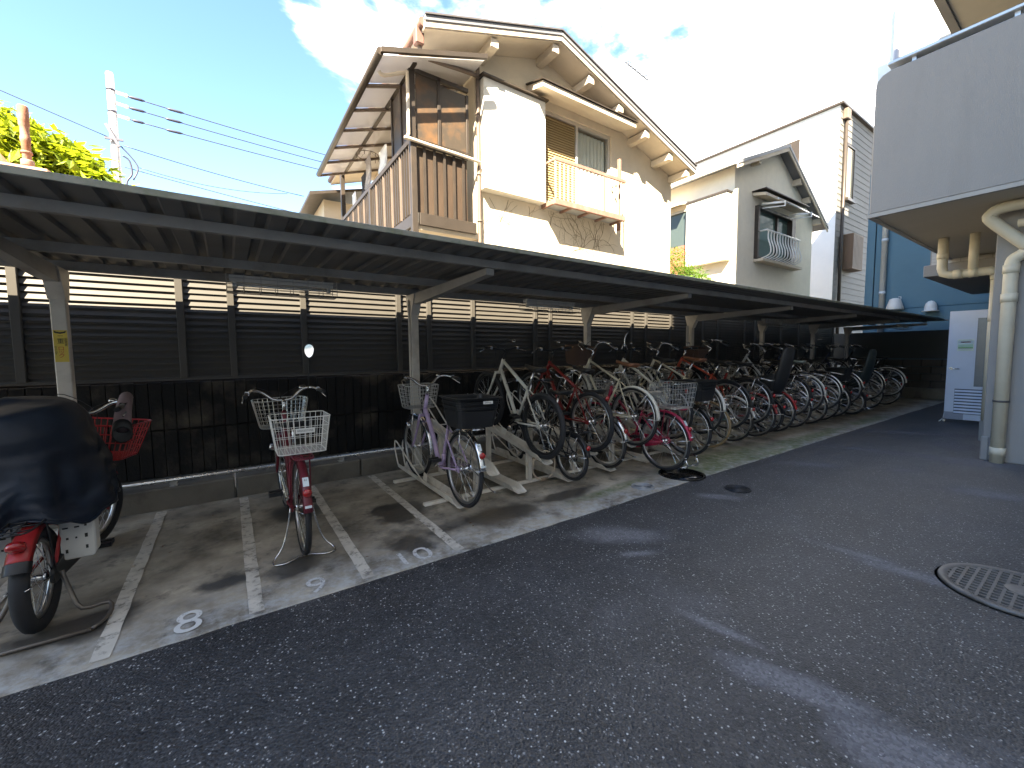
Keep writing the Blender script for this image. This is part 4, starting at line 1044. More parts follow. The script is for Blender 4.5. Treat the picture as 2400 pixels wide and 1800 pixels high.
# ------------------------------------------------------------------ manholes, drains
M_IRON = pmat('cast_iron', (.10,.10,.105), .5, .5, var=.2, scale=20)
M_WET = pmat('wet_black_iron', (.010,.010,.010), .12, .2, var=.1)
def cover_disc(name, label, x, y, r, z, mat, pattern):
    t = thing(name, label, 'manhole cover', (x, y, z))
    MB().lathe([(r*.90, z),(r*.90,z+.008),(r*1.0,z+.010),(r*1.02,z)], 48, 'z', (x,y,0)).build('rim', mat, t)
    MB().lathe([(r*.885,z-.0),(r*.885,z+.004),(.001,z+.004)], 40, 'z', (x,y,0)).build('plate', mat, t)
    m = MB()
    if pattern == 'rings':
        for k in range(1, 7):
            q = r*.86*k/7; m.lathe([(q-.004,z+.0045),(q-.003,z+.009),(q+.003,z+.009),(q+.004,z+.0045)], 32, 'z', (x,y,0))
        m.build('ring_ribs', mat, t)
    return t
cover_disc('drain_cover', 'small pale round drain cover with ring ribs on the concrete edge', 3.485, 2.715, .115, .0065, pmat('pale_iron', (.36,.37,.38), .5, .4), 'rings')
cover_disc('manhole_cover', 'wet black round manhole cover at the pad edge behind the pink bicycle', 4.20, 2.74, .25, .0065, M_WET, '')
cover_disc('manhole_cover', 'small dark round cover sunk in the asphalt near the wet manhole', 4.21, 2.115, .12, .003, pmat('dark_iron', (.035,.036,.04), .5, .4), 'rings')
mh = thing('manhole_grate', 'large round iron manhole grate with square holes at the right edge of the asphalt', 'manhole cover', (3.66, .30, 0))
# ring, pit and a grid of bars
gx, gy, gr_ = 3.66, .255, .315
M_GRATE = pmat('worn_grate_iron', (.15,.14,.13), .55, .3, var=.2, scale=14, stain=(.08,.06,.045), sscale=9, samt=.6)
MB().lathe([(gr_*.88,.004),(gr_*.88,.016),(gr_,.018),(gr_*1.02,.002)], 56, 'z', (gx,gy,0)).build('frame', M_GRATE, mh)
MB().lathe([(gr_*.88,.0035),(.001,.0035)], 48, 'z', (gx,gy,0)).build('pit', pmat('pit_black', (.012,.013,.02), .7), mh)
MB().lathe([(gr_*1.02,.0025),(gr_*1.055,.0025)], 48, 'z', (gx,gy,0)).build('tar_joint', pmat('tar', (.016,.017,.02), .5), mh)
m = MB(); st = .043; rr_ = gr_*.885
k = -int(rr_/st)
while k*st < rr_:
    d = k*st; hw = math.sqrt(max(0, rr_*rr_-d*d))
    if hw > .03:
        m.box((gx+d-.0065, gy-hw, .006), (gx+d+.0065, gy+hw, .0148))
        m.box((gx-hw, gy+d-.0065, .0055), (gx+hw, gy+d+.0065, .0150))
    k += 1
m.build('grid', M_GRATE, mh)
MB().lathe([(.075,.0152),(.07,.0175),(.001,.0175)], 24, 'z', (gx+.03,gy-.02,0)).build('centre_boss', M_GRATE, mh)

# ------------------------------------------------------------------ racks
M_RACK = pmat('rack_paint', (.74,.70,.62), .5, 0, var=.08, scale=8, stain=(.33,.25,.17), sscale=7, samt=.4)
def tray_meshes(z0, z1):
    y0, y1 = 3.20, 4.76
    def zz(y): return z0+(z1-z0)*(y-y0)/(y1-y0)
    ms = {}
    m = MB()
    # channel with splayed flanges, front end cut to a point
    secs = []
    for (y, cut) in ((y0, .0), (y0+.12, 1.0), (y1, 1.0)):
        hh = .062*cut+.012*(1-cut); z = zz(y)
        secs.append([(-.056,y,z+hh),(-.034,y,z+.004),(.034,y,z+.004),(.056,y,z+hh),(.060,y,z+hh-.001),(.037,y,z),(-.037,y,z),(-.060,y,z+hh-.001)])
    m.loft(secs, smooth=False)
    ms['tray'] = m.mesh('tray', (0,0,0))
    m = MB()
    for s in (-1, 1):
        yb = 3.95
        m.tube(smoothpts([(s*.045,yb,zz(yb)+.02),(s*.05,4.3,zz(4.3)+.13),(s*.055,4.72,zz(4.72)+.30),(s*.05,4.84,zz(4.76)+.30),(s*.045,4.85,zz(4.76)+.18),(s*.04,4.76,zz(4.76)+.01)],3), .008, 6)
    m.tube([(-.05,4.3,zz(4.3)+.13),(.05,4.3,zz(4.3)+.13)], .007, 6)
    ms['wheel_guide'] = m.mesh('wheel_guide', (0,0,0))
    m = MB().prism([(3.96,zz(3.96)+.006),(4.06,zz(4.06)+.006),(4.02,zz(4)+.13),(3.93,zz(4)+.11)], 'x', -.028, -.020)
    ms['stop_plate'] = m.mesh('stop_plate', (0,0,0), .004)
    leg = []
    for y in (3.54, 4.38):
        if zz(y) > .12: leg.append(MB().box((-.022,y-.03,.035),(.022,y-.022,zz(y))).box((-.022,y+.022,.035),(.022,y+.03,zz(y))).box((-.006,y-.022,.035),(.006,y+.022,zz(y))).mesh('leg', (0,0,0), .002))
    return ms, leg
LOW = tray_meshes(.045, .062); HIGH = tray_meshes(.275, .555)
def rack(x, high, label):
    t = thing('bike_rack', label, 'bike rack', (x, 3.2, 0), 'raised bicycle trays' if high else 'low bicycle trays')
    ms, legs = HIGH if high else LOW
    for nm, me in ms.items():
        o = link(nm, me, M_RACK, t); o.location = (0, -3.2, 0)
    for me in legs:
        o = link('leg', me, M_RACK, t); o.location = (0, -3.2, 0)
lowx = [1.65+.64*k for k in range(21)]
highx = [1.98+.648*k for k in range(20)]
lowlab = ['low tray holding the lavender bicycle', 'empty low tray right of the lavender bicycle', 'low tray holding the black folding bicycle', 'low tray in front of the red mountain bike',
  'low tray beside the cherry-pink bicycle', 'low tray of the black bicycle with plastic rear basket', 'low tray of the silver bicycle with tan tyres', 'low tray of the sea-green bicycle', 'low tray of the pale red city bicycle',
  'low tray of the bright red bicycle under the child seat', 'low tray of the blue-grey city bicycle beyond the child seat', 'low tray of the black bicycle below the bagged saddle', 'low tray of the bronze bicycle', 'low tray of the black bicycle with boxy rear basket',
  'low tray of the small-wheeled child-seat bicycle', 'empty low tray beyond the small-wheeled bicycle', 'low tray of the silver bicycle near the block wall', 'empty low tray near the block wall', 'last low tray, at the block wall end']
highlab = ['empty raised tray just right of the lavender bicycle', 'raised tray of the white mountain bike, cable lock at its foot', 'raised tray of the red mountain bike', 'raised tray of the cream bicycle with brown basket',
  'raised tray of the lettered white hybrid bicycle', 'raised tray of the cream bicycle with tan saddle', 'raised tray of the orange-red bicycle', 'raised tray of the black bicycle with woven basket', None,
  'raised tray of the silver bicycle right of the child seat', 'raised tray of the bicycle with bagged saddle', 'raised tray of the navy bicycle right of the bagged saddle', 'empty raised tray left of the chrome-guarded black bicycle', 'raised tray of the black bicycle with chrome mudguards',
  'empty raised tray left of the far navy bicycle', 'raised tray of the far navy bicycle', 'empty raised tray right of the far navy bicycle', 'last raised tray, nearest the block wall']
for x, lb in zip(lowx, lowlab): rack(x, False, lb)
for x, lb in zip(highx, highlab):
    if lb: rack(x, True, lb)
for y, nm in ((3.54, 'front'), (4.38, 'rear')):
    o = MB().prism([(y-.028,.007),(y+.028,.007),(y+.022,.034),(y-.022,.034)], 'x', 1.42, 15.0).build('rack_base_rail', M_RACK, None, .003)
    tag(o, 'long %s floor rail that the rack trays are bolted to' % nm, 'rail')
M_LOCK = pmat('cable_lock_skin', (.52,.44,.34), .4)
lk = thing('cable_lock', 'beige cable bicycle lock looped on the foot of a raised rack', 'lock', (2.72, 3.40, .05))
MB().tube(arc((2.74,.20),.155,-80,262,36,'xz',3.42), .009, 8).build('cable', M_LOCK, lk)
MB().tube([(2.70,3.42,.052),(2.79,3.42,.050)], .016, 10).tube([(2.735,3.42,.05),(2.75,3.42,.05)], .018, 10).build('lock_body', pmat('lock_band', (.30,.22,.15), .5), lk)

# ------------------------------------------------------------------ bicycles
M_TYRE = pmat('tyre_rubber', (.022,.022,.024), .75, var=.2, scale=12, world_co=False)
M_TAN = pmat('tan_tyre', (.30,.22,.12), .75, world_co=False)
M_RIM = pmat('alloy_rim', (.52,.52,.52), .32, 1.0, var=.1, world_co=False)
M_RIMB = pmat('black_rim', (.03,.03,.03), .4, .4, world_co=False)
M_SPK = pmat('spoke_steel', (.70,.70,.70), .28, 1.0, var=.05, world_co=False)
M_CHR = pmat('chrome', (.68,.68,.68), .16, 1.0, var=.08, world_co=False)
M_BLKP = pmat('black_plastic', (.018,.018,.019), .48, var=.15, world_co=False)
M_SADB = pmat('black_saddle', (.020,.020,.021), .5, var=.2, world_co=False)
M_SADBR = pmat('brown_saddle', (.20,.085,.045), .5, var=.2, world_co=False)
M_SADW = pmat('cream_saddle', (.52,.45,.38), .5, var=.1, world_co=False)
M_REFL = pmat('red_reflector', (.36,.010,.010), .15, coat=1, world_co=False)
M_BSKW = pmat('white_wire', (.68,.66,.60), .4, .2, world_co=False)
M_BSKS = pmat('silver_wire', (.58,.58,.56), .3, 1.0, world_co=False)
M_BSKB = pmat('black_wire', (.025,.025,.025), .45, world_co=False)
M_WICK = pmat('brown_wicker', (.12,.075,.055), .8, var=.3, scale=60, world_co=False)
M_STK = pmat('registration_sticker', (.62,.68,.70), .5, world_co=False)
M_CHAIN = pmat('dark_drivetrain', (.07,.07,.07), .4, .8, world_co=False)
M_WPAINT = pmat('plate_white', (.66,.65,.61), .5, var=.05, world_co=False)
CACHE = {}
def cached(key, fn):
    if key not in CACHE: CACHE[key] = fn()
    return CACHE[key]
def wheel_meshes(Rw, tw, nsp=26):
    def mk():
        d = {}
        m = MB(); prof = []
        for k in range(10):
            a = 2*math.pi*k/10; prof.append((Rw-tw/2+tw/2*math.cos(a), tw/2*math.sin(a)*1.0))
        m.lathe(prof, 44, 'x', (0,0,0), True, True); d['tyre'] = m.mesh('tyre')
        ri = Rw-tw
        m = MB().lathe([(ri+.006,-.011),(ri-.010,-.012),(ri-.018,-.006),(ri-.018,.006),(ri-.010,.012),(ri+.006,.011)], 44, 'x', (0,0,0), True, True)
        d['rim'] = m.mesh('rim')
        m = MB()
        for k in range(nsp):
            a = 2*math.pi*k/nsp; s = 1 if k % 2 else -1; off = (1 if (k//2) % 2 else -1)*.9
            m.tube([(s*.028,.028*math.cos(a+off),.028*math.sin(a+off)),(s*.003,(ri-.015)*math.cos(a),(ri-.015)*math.sin(a))], .00135, 3, caps=False)
        d['spokes'] = m.mesh('spokes')
        m = MB().lathe([(.008,-.06),(.008,-.036),(.030,-.034),(.030,-.026),(.016,-.022),(.016,.022),(.030,.026),(.030,.034),(.008,.036),(.008,.06)], 14, 'x')
        d['hub'] = m.mesh('hub')
        return d
    return cached(('w', round(Rw,3), round(tw,3), nsp), mk)
def part(name, me, mat, par, loc=(0,0,0), rot=None):
    o = link(name, me, mat, par); o.location = loc
    if rot: o.rotation_euler = rot
    return o
def fender_mesh(Rw, a0, a1, w):
    def mk():
        rings = []; n = 22
        for i in range(n+1):
            a = R(a0+(a1-a0)*i/n); ring = []
            for (x, dr) in ((-w/2,-.014),(-w*.33,.004),(0,.010),(w*.33,.004),(w/2,-.014),(w*.30,.000),(0,.006),(-w*.30,.000)):
                r = Rw+.014+dr; ring.append((x, r*math.cos(a), r*math.sin(a)))
            rings.append(ring)
        return MB().loft(rings).mesh('mudguard')
    return cached(('f', round(Rw,3), a0, a1, w), mk)
def saddle_mesh(wide):
    def mk():
        rings = []
        for t in [0,.06,.2,.4,.6,.78,.92,1.0]:
            y = .15-.29*t
            w = .022+(.10 if wide else .07)*max(0,(t-.25)/.75)**1.25 if t > .25 else .022
            if t == 1.0: w *= .72
            if t == 0: w = .010
            h = .030+.012*t; zt = .018+.02*(t-.4)**2*2
            rings.append([(w*math.cos(a), y, zt+(h*.5 if math.sin(a) > 0 else h*.8)*math.sin(a)) for a in [2*math.pi*k/12 for k in range(12)]])
        return MB().loft(rings).mesh('saddle')
    return cached(('s', wide), mk)
def rrect(w, d, r, n=3):
    out = []
    for cx, cy, a0 in ((w/2-r,d/2-r,0),(-w/2+r,d/2-r,90),(-w/2+r,-d/2+r,180),(w/2-r,-d/2+r,270)):
        for i in range(n+1):
            a = R(a0+90*i/n); out.append((cx+r*math.cos(a), cy+r*math.sin(a)))
    return out
def wire_basket(wt, dt, wb, db, h, nh=6, nx=9, ny=6, r=.0026, round_=.05, dip=0.0):
    def mk():
        m = MB()
        for j in range(nh+1):
            t = j/nh; w = wb+(wt-wb)*t; d = db+(dt-db)*t; z = h*t
            rr = r*2.1 if j in (0, nh) else r
            m.tube([(x, y, z-(dip if (j == nh and y < 0 and dip) else 0)) for x, y in rrect(w, d, min(round_, w*.3, d*.3))], rr, 5 if j in (0,nh) else 4, closed=True)
        for sgn in (-1, 1):
            for i in range(nx+1):
                u = -.5+i/nx; u *= .94
                m.tube([(u*wb, sgn*db/2, 0), (u*wt, sgn*dt/2, h-(dip if sgn < 0 else 0))], r, 4)
            for i in range(1, ny):
                u = -.5+i/ny; m.tube([(sgn*wb/2, u*db, 0), (sgn*wt/2, u*dt, h-(dip if u<0 else 0))], r, 4)
        for i in range(1, nx): m.tube([((-.5+i/nx)*wb, -db/2, 0), ((-.5+i/nx)*wb, db/2, 0)], r, 4)
        for i in range(1, ny): m.tube([(-wb/2, (-.5+i/ny)*db, 0), (wb/2, (-.5+i/ny)*db, 0)], r, 4)
        return m.mesh('basket')
    return cached(('wb', wt, dt, wb, db, h, nh, nx, ny, r, dip), mk)
def plastic_basket(wt, dt, wb, db, h):
    def mk():
        m = MB(); rings = []
        for (t, ins) in ((0,0),(.55,0),(.56,-.006),(.62,-.006),(.63,0),(.7,0),(.71,-.006),(.77,-.006),(.78,0),(.85,0),(.86,-.006),(.92,-.006),(.93,0),(.97,.012),(1,.012)):
            w = wb+(wt-wb)*t+ins*2; d = db+(dt-db)*t+ins*2
            rings.append([(x,y,h*t) for x, y in rrect(w, d, .05)])
        for t in (1,.5,.02):
            w = wb+(wt-wb)*t-.012; d = db+(dt-db)*t-.012
            rings.append([(x,y,h*t) for x, y in rrect(w, d, .045)])
        m.loft(rings, smooth=False)
        return m.mesh('basket')
    return cached(('pb', wt, dt, wb, db, h), mk)

def bicycle(name, label, x, y0, z0, pitch, col, style='city', Rw=.335, tw=.038, wb=1.08, lean=0.0, yaw=0.0, steer=0.0,
            fender=None, fbasket=None, rbasket=None, saddle='black', seat_h=.86, bar='city', guard=True, stand='centre',
            chrome_f=False, tyre=None, rim=None, carrier=True, reflector=True, mirror=False, frame_mat=None, child=False, fend=170, sticker=False, no_saddle=False, fork_mat=None, cat='bicycle', group='bicycles parked under the shelter', detail=True):
    t = thing(name, label, cat, (x, y0, z0), group, (R(pitch), R(lean), R(yaw)))
    ORG[t.name] = Vector((0,0,0))
    pm = frame_mat or col
    fm = fork_mat or pm
    FM = fender or M_CHR
    wm = wheel_meshes(Rw, tw)
    ra = Vector((0, 0, Rw)); fa = Vector((0, wb, Rw))
    bbp = Vector((0, wb*.41, .275 if Rw > .3 else .27))
    hang = R(69)
    h0z = 2*Rw+.05 if Rw > .3 else 2*Rw+.10
    def hp(z): return Vector((0, wb-.045-(z-Rw)/math.tan(hang)+.0, z))
    h1z = h0z+(.20 if style in ('city','curve') else .15)
    if style == 'fold': h0z, h1z = .62, .76
    h0, h1 = hp(h0z), hp(h1z)
    sa = R(71)
    def st(l): return bbp+Vector((0, -l*math.cos(sa), l*math.sin(sa)))
    sl = {'city': .42, 'curve': .42, 'diamond': .50, 'mtb': .44, 'fold': .36}[style]
    sc = st(sl)
    fr = MB(); r1 = .017 if style in ('city','curve') else .0155
    fr.tube([bbp, sc], .0145, 10).tube([h0-Vector((0,0,.02)), h1], .020, 10).lathe([(.021,-.035),(.021,.035)], 12, 'x', bbp)
    dn = (h0*.75+h1*.25)
    if style == 'city':
        fr.tube(smoothpts([dn, dn.lerp(bbp,.45)+Vector((0,-.02,-.03)), dn.lerp(bbp,.82)+Vector((0,.0,-.06)), bbp+Vector((0,-.03,.045)), st(.12)], 4), .023, 10)
    elif style == 'curve':
        fr.tube(smoothpts([h0.lerp(h1,.15), h0.lerp(bbp,.5)+Vector((0,-.03,-.05)), bbp], 4), .017, 8)
        fr.tube(smoothpts([h0.lerp(h1,.75), h1.lerp(st(.2),.5)+Vector((0,-.05,-.07)), st(.20)], 4), .014, 8)
    elif style == 'fold':
        fr.tube([h0.lerp(h1,.4), bbp+Vector((0,.05,.10)), st(.12)], .026, 10)
    else:
        rr = .021 if style == 'mtb' else .017
        fr.tube([h0.lerp(h1,.2), bbp], rr, 10)
        fr.tube([h0.lerp(h1,.85), st(sl-.04)], rr*.85, 10)
    for s in (-1, 1):
        a = Vector((s*.058, 0, Rw))
        fr.tube([bbp+Vector((s*.025,-.01,-.005)), bbp+Vector((s*.055,-.10,.0)), a], .0095, 7)
        fr.tube([sc+Vector((s*.012,-.005,-.04)), sc+Vector((s*.05,-.07,-.10)), a], .008, 7)
        fr.box((s*.054, -.025, Rw-.022), (s*.062, .03, Rw+.022))
    part('frame', fr.mesh('frame'), pm, t)
    # steering group pieces share the steer angle about the head axis
    ax = (h1-h0).normalized()
    SM = Matrix.Translation(h0) @ Matrix.Rotation(R(steer), 4, ax) @ Matrix.Translation(-h0)
    def spart(nm, m, mat, par=None, loc=(0,0,0)):
        o = link(nm, m, mat, par or t)
        if par is None or par is t:
            o.matrix_local = SM @ Matrix.Translation(loc)
        else: o.location = loc
        return o
    fk = MB(); cr = hp(h0z-.02)
    fk.box((-.055, cr.y-.02, cr.z-.012), (.055, cr.y+.02, cr.z+.012))
    for s in (-1, 1):
        fk.tube(smoothpts([cr+Vector((s*.05,0,0)), cr.lerp(fa,.55)+Vector((s*.052,-.02,0)), fa+Vector((s*.055,0,0))],3), [.014]*3+[.012]*3+[.009], 8)
    spart('fork', fk.mesh('fork'), fm)
    # wheels
    w1 = part('wheel', wm['rim'], rim or M_RIM, t, ra)
    for nm, mt in (('tyre', tyre or M_TYRE), ('spokes', M_SPK), ('hub', M_CHR)): part(nm, wm[nm], mt, w1)
    w2 = link('wheel', wm['rim'], rim or M_RIM, t); w2.matrix_local = SM @ Matrix.Translation(fa)
    for nm, mt in (('tyre', tyre or M_TYRE), ('spokes', M_SPK), ('hub', M_CHR)): part(nm, wm[nm], mt, w2)
    if FM != 'none':
        part('mudguard', fender_mesh(Rw, 50, fend, tw+.022), FM, t, ra)
        w = link('mudguard', fender_mesh(Rw, 60, 190, tw+.018), FM, t); w.matrix_local = SM @ Matrix.Translation(fa)
        sm = MB()
        for s in (-1, 1):
            sm.tube([(s*.06,0,Rw),(s*.032,-(Rw+.012)*math.cos(R(10)),Rw+(Rw+.012)*math.sin(R(10)))], .003, 5)
            sm.tube([(s*.06,0,Rw),(s*.032,-(Rw+.012)*math.cos(R(62)),Rw+(Rw+.012)*math.sin(R(62)))], .003, 5)
        part('mudguard_stay', sm.mesh('mudguard_stay'), M_CHR, t)
    # seat
    sp = st((seat_h-bbp.z)/math.sin(sa))
    part('seat_post', MB().tube([sc-Vector((0,0,.03)), sp], .0125, 8).mesh('seat_post'), M_CHR, t)
    if not no_saddle:
        part('saddle', saddle_mesh(style != 'mtb'), {'black': M_SADB, 'brown': M_SADBR, 'cream': M_SADW, 'clear': pmat('bagged_saddle', (.30,.36,.36), .15, var=.3, scale=30, world_co=False)}[saddle], t, sp+Vector((0,.0,.02)))
    # handlebar
    hbz = 1.02 if style not in ('mtb','fold') else 1.00
    if bar == 'high': hbz += .06
    hs = hp(hbz-.03)
    spart('stem', MB().tube([h1, hs], .0125, 8).tube([hs, hs+Vector((0,.05,.025))], .014, 8).mesh('stem'), M_CHR if style not in ('mtb',) else M_BLKP)
    c = hs+Vector((0,.05,.025))
    hb = MB(); grips = []
    for s in (-1, 1):
        if bar in ('city', 'high'):
            pts = smoothpts([c, c+Vector((s*.07,.01,.01)), c+Vector((s*.15,.03,.075)), c+Vector((s*.22,.0,.095)), c+Vector((s*.265,-.09,.08)), c+Vector((s*.285,-.19,.065))], 4)
        else:
            pts = smoothpts([c, c+Vector((s*.10,.0,.01)), c+Vector((s*.18,-.01,.025)), c+Vector((s*.29,-.05,.03))], 4)
        hb.tube(pts, .0112, 8)
        grips.append((s, pts))
    hbo = spart('handlebar', hb.mesh('handlebar'), M_CHR if bar != 'flat' else M_BLKP)
    for s, pts in grips:
        e = pts[-1]; d = (pts[-1]-pts[-4]).normalized()
        spart('grip', MB().tube([e-d*.10, e-d*.02, e+d*.012], [.0155,.017,.016], 8).mesh('grip'), M_BLKP, hbo)
        q = e-d*.12
        lv = MB().box((q.x-.014, q.y-.02, q.z-.016), (q.x+.014, q.y+.02, q.z+.016)).tube([q+Vector((0,.03,-.005)), q+Vector((s*.02,.045,-.02))+d*.03, q+Vector((s*.02,.035,-.045))+d*.13], [.006,.006,.005], 6)
        spart('brake_lever', lv.mesh('brake_lever'), M_CHR, hbo)
    if detail:
        cb = MB()
        for s in (-1,1):
            q = c+Vector((s*.2,.04,.08)); cb.tube(smoothpts([q, q+Vector((-s*.03,.10,.03)), c+Vector((-s*.03,.12,-.02)), h0+Vector((s*.02,.05,.02))],4), .003, 4)
        spart('brake_cable', cb.mesh('brake_cable'), M_BLKP)
        spart('bell', MB().lathe([(.024,0),(.023,.010),(.014,.020),(.001,.022)], 12, 'z').mesh('bell'), M_CHR, None, c+Vector((.155,.03,.09)))
    if mirror:
        mrr = MB().tube([(0,0,0),(.01,.0,.12),(.03,0,.26)], .005, 6)
        mo = spart('mirror', mrr.mesh('mirror'), M_BLKP, None, c+Vector((.20,-.02,.09)))
        rr2 = MB()
        rr2.loft([[(.03+.038*sx*q*math.cos(a)*(1+.18*math.sin(a)), yy, .325+.062*q*math.sin(a)) for a in [2*math.pi*k/16 for k in range(16)]] for (q, yy, sx) in ((.5,.022,1),(1,.010,1),(1.02,-.006,1))])
        sh_ = spart('mirror_shell', rr2.mesh('mirror_shell'), M_BLKP, mo)
        gl = MB().add([(.03+.035*math.cos(a)*(1+.18*math.sin(a)), -.0065, .325+.058*math.sin(a)) for a in [2*math.pi*k/16 for k in range(16)]], [tuple(range(16))])
        gl_ = spart('mirror_glass', gl.mesh('mirror_glass'), pmat('mirror', (.95,.95,.95), .04, 1.0, var=0, world_co=False), mo)
        for q_ in (sh_, gl_): q_.matrix_local = Matrix.Translation((.03,0,.325)) @ Matrix.Rotation(R(-42), 4, 'Z') @ Matrix.Rotation(R(-4), 4, 'X') @ Matrix.Scale(1.2, 4, (1,0,0)) @ Matrix.Translation((-.03,0,-.325))
    # cranks, pedals, chain guard
    ck = MB().lathe([(.085,.055),(.088,.057),(.088,.060),(.085,.062)], 20, 'x', bbp).tube([bbp+Vector((-.06,0,0)), bbp+Vector((.07,0,0))], .010, 8)
    ca = R(35)
    for s in (-1, 1):
        d = Vector((0, math.cos(ca), -math.sin(ca)))*s
        ck.bar(bbp+Vector((s*.075,0,0)), bbp+Vector((s*.082,0,0))+d*.16, .014, .022)
    co_ = part('crank', ck.mesh('crank'), M_CHAIN if style == 'mtb' else M_CHR, t)
    for s in (-1, 1):
        d = Vector((0, math.cos(ca), -math.sin(ca)))*s; q = bbp+Vector((s*.13,0,0))+d*.16
        pd = MB().box((q.x-.045,q.y-.045,q.z-.014),(q.x+.045,q.y-.025,q.z+.014)).box((q.x-.045,q.y+.025,q.z-.014),(q.x+.045,q.y+.045,q.z+.014)).box((q.x-.045,q.y-.025,q.z-.008),(q.x-.037,q.y+.025,q.z+.008)).box((q.x+.037,q.y-.025,q.z-.008),(q.x+.045,q.y+.025,q.z+.008)).tube([(q.x-.045,q.y,q.z),(q.x+.045,q.y,q.z)],.010,6)
        part('pedal', pd.mesh('pedal'), M_BLKP, co_)
    if guard:
        out = [(bbp.y+.10*math.cos(R(a)), bbp.z+.10*math.sin(R(a))) for a in range(-80, 81, 20)]+[(.045*math.cos(R(a)), Rw+.045*math.sin(R(a))) for a in range(80, 281, 25)]
        part('chain_guard', MB().prism(out, 'x', .050, .068).mesh('chain_guard', (0,0,0), .004), M_CHR if guard is True else guard, t)
    else:
        chn = MB()
        for dz in (-1, 1): chn.tube([bbp+Vector((.058,0,dz*.085)), Vector((.05,0,Rw+dz*.04))], .004, 4)
        chn.lathe([(.02,.030),(.06,.034),(.06,.037),(.05,.042),(.05,.045),(.035,.052)], 18, 'x', ra)
        part('chain', chn.mesh('chain'), M_CHAIN, t)
    if stand == 'centre':
        ks = MB()
        for s in (-1, 1): ks.tube(smoothpts([(s*.07,.0,Rw),(s*.09,-.01,Rw-.12),(s*.13,-.02,.08),(s*.19,-.06,.012),(s*.19,-.12,.010)],3), .006, 6)
        ks.tube(smoothpts([(-.19,-.12,.010),(-.12,-.14,.012),(0,-.08,.014),(.12,-.14,.012),(.19,-.12,.010)],3), .006, 6)
        part('kick_stand', ks.mesh('kick_stand'), M_CHR, t)
    elif stand == 'side':
        part('kick_stand', MB().tube(smoothpts([(-.07,.03,Rw-.03),(-.10,.10,Rw-.12),(-.13,.22,Rw-.22)],3), .008, 6).mesh('kick_stand'), M_CHR, t)
    elif stand == 'up':
        ks = MB()
        for s in (-1, 1): ks.tube(smoothpts([(s*.07,.0,Rw),(s*.09,-.12,Rw-.05),(s*.10,-.30,Rw-.12),(s*.10,-.36,Rw-.12)],3), .006, 6)
        part('kick_stand', ks.mesh('kick_stand'), M_CHR, t)
    cz = 2*Rw+.055
    if carrier:
        cm = MB()
        for s in (-1, 1):
            cm.tube(smoothpts([(s*.03,.16,cz),(s*.06,.10,cz),(s*.06,-.22,cz),(s*.03,-.27,cz)],3), .0055, 6)
            cm.tube([(s*.06,-.05,cz),(s*.065,.0,Rw+.02)], .005, 6)
        for i in range(5): cm.tube([(-.06,.08-i*.075,cz),(.06,.08-i*.075,cz)], .004, 5)
        cm.tube([(-.03,-.27,cz),(.03,-.27,cz)], .0055, 6).tube([(0,.16,cz),(0,-.25,cz)], .004, 5)
        part('carrier', cm.mesh('carrier'), (M_CHR if carrier is True else carrier), t)
    if reflector:
        a = R(fend-20) if FM != 'none' else R(120); rr = Rw+.030
        part('rear_reflector', MB().lathe([(.026,-.012),(.028,0),(.020,.010),(.001,.014)], 14, 'y', (0,0,0)).mesh('rear_reflector'), M_REFL, t, (0, rr*math.cos(a)-.012, Rw+rr*math.sin(a)+.0), (0,0,math.pi))
    if sticker:
        a = R(fend-32); rr = Rw+.027
        so = part('registration_sticker', MB().box((-.018,-.001,-.03),(.018,.001,.03)).mesh('registration_sticker'), M_STK, t, (0, rr*math.cos(a), Rw+rr*math.sin(a)), (-(math.pi/2-R(30))+R(0), 0, 0))
        so.rotation_euler = (-(math.pi-a)*.75, 0, 0)
        text_mesh('print', '62', .018, M_INK, (0,-.0015,.012), (R(90),0,0), so)
        part('reflective_tape', MB().box((-.02,-.001,-.008),(.02,.001,.008)).mesh('reflective_tape'), M_STK, t, ((0, (Rw+.027)*math.cos(R(fend-6)), Rw+(Rw+.027)*math.sin(R(fend-6)))), (-(math.pi-R(fend-6)),0,0))
    if fbasket:
        me, mt = fbasket
        fo = spart('front_basket', me, mt, None, (0, h1.y+.205, h0z+.05))
        brc = MB().bar((0,h1.y+.02,h1.z-.03),(0,h1.y+.10,h0z+.12),.03,.012)
        for s in (-1,1): brc.tube([(s*.06, h1.y+.22, h0z+.05),(s*.062, wb, Rw)], .0045, 5)
        spart('basket_stay', brc.mesh('basket_stay'), M_CHR)
    if rbasket:
        me, mt = rbasket
        ro = part('rear_basket', me, mt, t, (0, -.11, cz+(.035 if me is BK_SQ else .012)))
    if detail and FM != 'none':
        spart('headlight', MB().lathe([(.012,-.04),(.028,-.02),(.032,.02),(.028,.03),(.001,.034)], 14, 'y').mesh('headlight'), M_CHR, None, (-.075, wb+.03, 2*Rw-.10))
    if child:
        cs = MB()
        rings = []
        for (y, z, w, d) in ((-.02,.0,.11,.10),(-.04,.10,.15,.14),(-.10,.28,.17,.12),(-.16,.50,.17,.10),(-.19,.68,.16,.08),(-.20,.74,.10,.05)):
            rings.append([(w*math.cos(a), y-.10+d*math.sin(a)*(1 if math.sin(a) < 0 else .25), cz+.02+z) for a in [2*math.pi*k/14 for k in range(14)]])
        cs.loft(rings)
        for s in (-1, 1):
            cs.loft([[(s*(.13+dx), yy, cz+zz) for (dx, yy, zz) in ring] for ring in ([(0,-.16,.06),(.04,-.16,.06),(.04,.06,.06),(0,.06,.06)],[(0,-.2,.36),(.04,-.2,.36),(.04,.02,.26),(0,.02,.26)])], smooth=False)
            cs.prism([(.02,cz-.02),(.10,cz-.04),(.10,cz-.42),(.0,cz-.42)], 'x', s*.13, s*.20)
